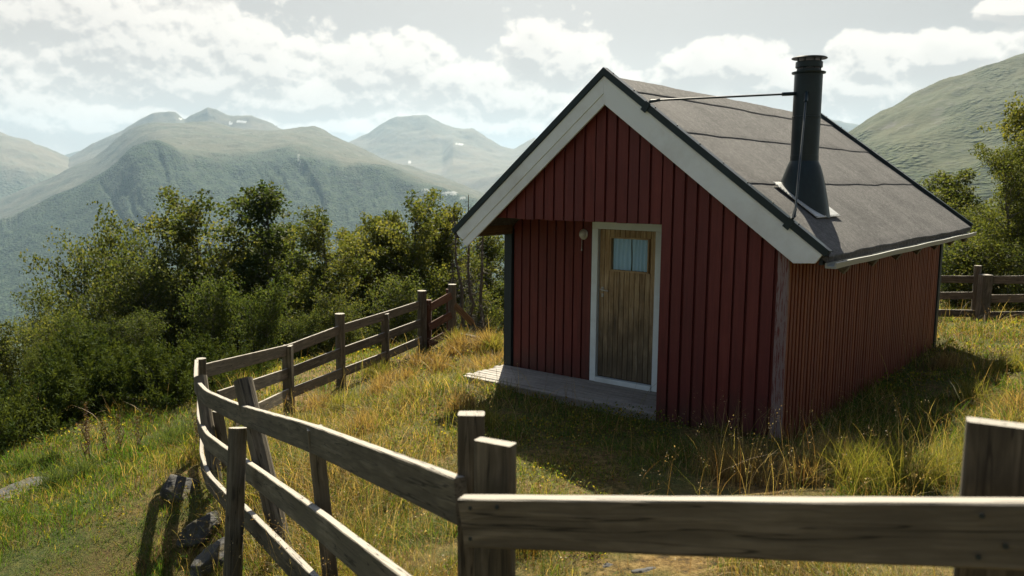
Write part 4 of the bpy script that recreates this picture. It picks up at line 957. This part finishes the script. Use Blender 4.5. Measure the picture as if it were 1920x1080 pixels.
def build_grass():
    g = np.random.default_rng(5)
    x, y, px, d = scatter(470000, -350, 2250, 2.2, 26, 1); keep = ~inside_cabin(x, y); x, y, px, d = x[keep], y[keep], px[keep], d[keep]
    out = fence_side(x, y); n1 = fbm(x*.55, y*.55, 41, 4)*2; n2 = fbm(x*1.6+9, y*1.6, 47, 3)*2; n3 = fbm(x*4., y*4., 52, 2)*2
    path = sstep(d, 6.6, 6.1)*sstep(d, 3.3, 3.9)*sstep(px, 980, 1150)*(1-.6*sstep(n2, .1, .5))      # bare trodden strip in front of the cabin
    lawn = sstep(out, .3, 1.2)*(1-sstep(d, 10.0, 13.))
    bank = sstep(out, .02, .2)*(1-sstep(out, .35, .75))*(d < 8.8)
    shade = ((y < .2) & (y > -3.2) & (x > .5) & (x < 6)).astype(float)
    ht = .12+.11*n1+.20*np.maximum(n2, 0)+.07*n3
    ht = ht*(1-.22*lawn)*(1-.80*path)*(1-.35*bank); ht = ht*(1-.45*shade)
    right = sstep(px, 1500, 1750)*sstep(d, 8, 6); ht += .10*right*np.maximum(n2+.3, 0)
    ht = np.clip(ht*g.uniform(.5, 1.5, len(x)), .03, .6); keep = g.uniform(size=len(x)) > path*.70+bank*.35; x, y, px, d, ht, n1, n2, n3, lawn, path, out, bank = [a[keep] for a in (x, y, px, d, ht, n1, n2, n3, lawn, path, out, bank)]
    nh = sstep(y, -2.4, -1.4)*sstep(x, .3, 1.2)*(1-sstep(x, 5.5, 6.8))*(y < 4)   # greener grass by the doorstep, painted in to deepen the cabin's shadow
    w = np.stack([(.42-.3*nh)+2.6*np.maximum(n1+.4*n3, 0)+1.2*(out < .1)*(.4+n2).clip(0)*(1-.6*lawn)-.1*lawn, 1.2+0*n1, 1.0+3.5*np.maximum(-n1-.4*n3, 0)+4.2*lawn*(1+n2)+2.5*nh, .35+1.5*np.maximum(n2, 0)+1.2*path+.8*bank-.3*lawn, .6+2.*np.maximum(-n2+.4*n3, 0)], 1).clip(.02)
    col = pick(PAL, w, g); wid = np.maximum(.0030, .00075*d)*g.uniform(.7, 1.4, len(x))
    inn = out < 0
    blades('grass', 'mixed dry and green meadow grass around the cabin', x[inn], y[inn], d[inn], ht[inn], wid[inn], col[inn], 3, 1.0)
    o = ~inn; blades('slope_grass', 'short green grass on the slope left of the fence', x[o], y[o], d[o], ht[o], wid[o], col[o], 4, .6)
    # tall straw and stalks with seed heads
    x, y, px, d = scatter(30000, -350, 2250, 2.6, 20, 8, 1.2); out = fence_side(x, y); n1 = fbm(x*.7, y*.7, 61, 3)*2
    near = ((px > 1330) & (px < 1800) & (d > 5.9) & (d < 8)); strip = (np.abs(out+.35) < .5); front = (px > 480) & (px < 1020) & (d < 4.6) & (out < -.05)
    pr = .10+.25*np.maximum(n1, 0)+.42*near+.35*strip+.5*front; pr *= (1-.85*((px > 900) & (px < 1330) & (d < 8.6))); pr *= (1-.95*(out > .6)*(d < 12)); keep = (~inside_cabin(x, y, .03)) & (g.uniform(size=len(x)) < pr)
    x, y, px, d = x[keep], y[keep], px[keep], d[keep]; ht = g.uniform(.28, .62, len(x)); ht = np.where((d < 4.6), ht*.8, ht)
    col = pick([(.34, .26, .12), (.22, .15, .06), (.14, .15, .04), (.16, .09, .035)], np.tile([1., .8, .7, .5], (len(x), 1)), g)
    blades('tall_grass', 'tall dry grass stalks standing along the fence and cabin', x, y, d, ht, np.maximum(.0028, .0006*d), col, 9, .42, 'dry', 4)
    # seed heads on part of the stalks
    gg = np.random.default_rng(9); a = gg.uniform(0, 2*math.pi, len(x)); ln = np.abs(gg.normal(size=len(x)))*.42+.08; z = ground(x, y)
    tip = np.stack([x+np.cos(a)*ln*ht, y+np.sin(a)*ln*ht, z-.02+ht*(1-.28*ln)], 1); sel = np.random.default_rng(3).uniform(size=len(x)) < .35; tip = tip[sel]
    P = np.repeat(tip, 9, 0)+np.random.default_rng(4).normal(size=(len(tip)*9, 3))*np.array([.012, .012, .03])-np.array([0, 0, .02]); V, q = leaf_quads(P, .0115, 5, 0, .5)
    o = link('seed_heads', np_mesh('seed_heads', V, None, q, {'col': np.repeat(pick([(.38, .29, .16), (.24, .16, .09)], np.tile([1., 1.], (len(P), 1)), g), 4, 0)}), M['dry']); tag(o, 'pale seed heads on the tall grass', 'grass', kind='stuff')
    # tufts
    gt = np.random.default_rng(77); TX = []; TY = []; TH = []; TD = []; TC = []
    tl = [(1660, 6.2, .5, 1), (1715, 6.0, .48, 1), (1600, 6.3, .42, 1), (1560, 6.9, .36, 0), (1450, 6.4, .34, 0), (1380, 6.6, .36, 0), (1520, 6.3, .3, 0), (1790, 6.3, .42, 1), (1860, 6.6, .4, 1), (85, 9.2, .34, 2), (120, 9.4, .3, 2), (290, 10.4, .36, 2), (320, 10.8, .3, 2), (15, 10.2, .28, 2), (640, 11.5, .4, 1), (700, 12.5, .4, 0), (660, 9., .34, 0), (760, 10.5, .3, 1), (850, 9.2, .3, 0), (890, 8.2, .3, 1), (905, 12.5, .42, 0), (930, 13.2, .4, 0), (820, 14.0, .4, 0), (868, 15.9, .5, 0), (890, 15.7, .45, 0), (910, 15.8, .55, 0), (930, 15.5, .5, 1), (858, 16.4, .55, 1), (845, 15.6, .4, 0), (780, 15.2, .4, 0), (700, 14.6, .4, 1), (735, 13.8, .35, 0), (590, 12.2, .4, 0), (560, 9.6, .36, 1), (620, 7.4, .36, 0), (1010, 5.6, .3, 1), (1060, 5.2, .3, 1), (1130, 5.0, .22, 1), (980, 5.0, .36, 3), (760, 3.9, .38, 3), (820, 3.6, .4, 3), (700, 4.4, .36, 3), (860, 4.2, .34, 3), (640, 5.2, .3, 1), (1850, 9.5, .35, 1), (1900, 11, .35, 1), (1800, 11.5, .3, 0), (1930, 8.5, .4, 0)]
    cols = [[(.30, .22, .10), (.16, .10, .045)], [(.10, .13, .02), (.24, .20, .06)], [(.045, .075, .022), (.09, .12, .035)], [(.20, .11, .035), (.13, .12, .022)]]
    for (px_, d_, h_, k_) in tl:
        for q in range(2):
            n = 170; c = CAM+(_f+_r*((px_+gt.normal()*14-960)/FPX))*(d_+gt.normal()*.15); rr = np.abs(gt.normal(size=n))*.13; aa = gt.uniform(0, 6.283, n)
            TX.append(c[0]+rr*np.cos(aa)); TY.append(c[1]+rr*np.sin(aa)); TH.append(h_*gt.uniform(.45, 1.1, n)); TD.append(np.full(n, d_)); cc = np.array(cols[k_]); m_ = gt.uniform(0, 1, (n, 1)); TC.append((cc[0]*(1-m_)+cc[1]*m_)*gt.uniform(.6, 1.3, (n, 1)))
    TX, TY, TH, TD, TC = [np.concatenate(a) for a in (TX, TY, TH, TD, TC)]; kp = ~inside_cabin(TX, TY, .02)
    blades('grass_tufts', 'taller tufts of rush and fescue in the meadow', TX[kp], TY[kp], TD[kp], TH[kp], np.maximum(.003, .0007*TD[kp]), TC[kp], 78, .62, 'grass', 4)
    # low broad-leaved herbs
    x, y, px, d = scatter(150000, -350, 2250, 2.6, 20, 12, 1.3); out = fence_side(x, y); n1 = fbm(x*1.1, y*1.1, 71, 4)*2; keep = (n1 > .02) & (~inside_cabin(x, y, .02)) & ~((px > 1150) & (d < 6.3) & (d > 3.5)); x, y, px, d, n1, out = [a[keep] for a in (x, y, px, d, n1, out)]
    hh = (.04+.24*n1)*np.where((out > .4) & (d < 11), .45, 1); z = ground(x, y)+g.uniform(.2, 1., len(x))*hh; V, q = leaf_quads(np.stack([x, y, z], 1), 1., 13, -.2, .7)
    P = np.stack([x, y, z], 1); s = np.maximum(.016, .0030*d); V = (np.repeat(P, 4, 0)+(V-np.repeat(P, 4, 0))*np.repeat(s, 4)[:, None])
    col = pick([(.07, .11, .02), (.13, .15, .03), (.24, .21, .03), (.15, .09, .03)], np.stack([1+0*n1, 1+0*n1, .5+1.*(fbm(x*.8, y*.8, 77, 2) > .08), .35+0*n1], 1), g)
    o = link('ground_cover', np_mesh('ground_cover', V, None, q, {'col': np.repeat(col, 4, 0)}), M['grass']); tag(o, 'low leafy herbs and yellow flowers among the grass', 'plants', kind='stuff')
build_grass()
def build_stalks():
    def stalk(seed, h):
        g = np.random.default_rng(seed); t = empty('dock_stalk'); m = MB(); m.sweep([(0.02*g.normal()*i, .02*g.normal()*i, h*i/5-.03) for i in range(6)], [(.007*math.cos(k*1.57), .007*math.sin(k*1.57)) for k in range(4)], up=(1, 0, 0), taper=[1, .9, .8, .7, .6, .4]); m.build('stem', M['fence_red'], t)
        n = 420; u = g.uniform(.3, 1., n); P = np.stack([g.normal(size=n)*.014, g.normal(size=n)*.014, u*h], 1); V, q = leaf_quads(P, .017, seed, 0, .6); link('foliage_or_seeds', np_mesh('foliage_or_seeds', V, None, q, {'col': np.repeat(np.array([[.075, .045, .024]])*g.uniform(.5, 1.5, (n, 1)), 4, 0)}), M['dry'], t); return t  # small quads round the stem are the dock's brown seeds
    p = stalk(300, .62)
    for i, (px, d, h, lab) in enumerate([(136, 9.9, .62, 'brown dock stalk, leftmost of the row on the slope'), (143, 10.2, .80, 'tallest brown dock stalk on the open slope'), (175, 10.0, .55, 'brown dock stalk right of the tallest one'), (201, 10.3, .55, 'brown dock stalk between the juniper and the leafy weeds'), (238, 10.0, .55, 'leafy brown dock stalk nearest the fence bend'), (352, 9.6, .45, 'brown dock stalk beside the bent fence')]):
        o = p if i == 0 else dup(p); g = onground(px, d); o.location = tuple(g); o.scale = (1, 1, h/.62); o.rotation_euler = (.06*math.sin(i*3), .06*math.cos(i*2), i); tag(o, lab, 'plant', 'dock stalks on the slope')
build_stalks()
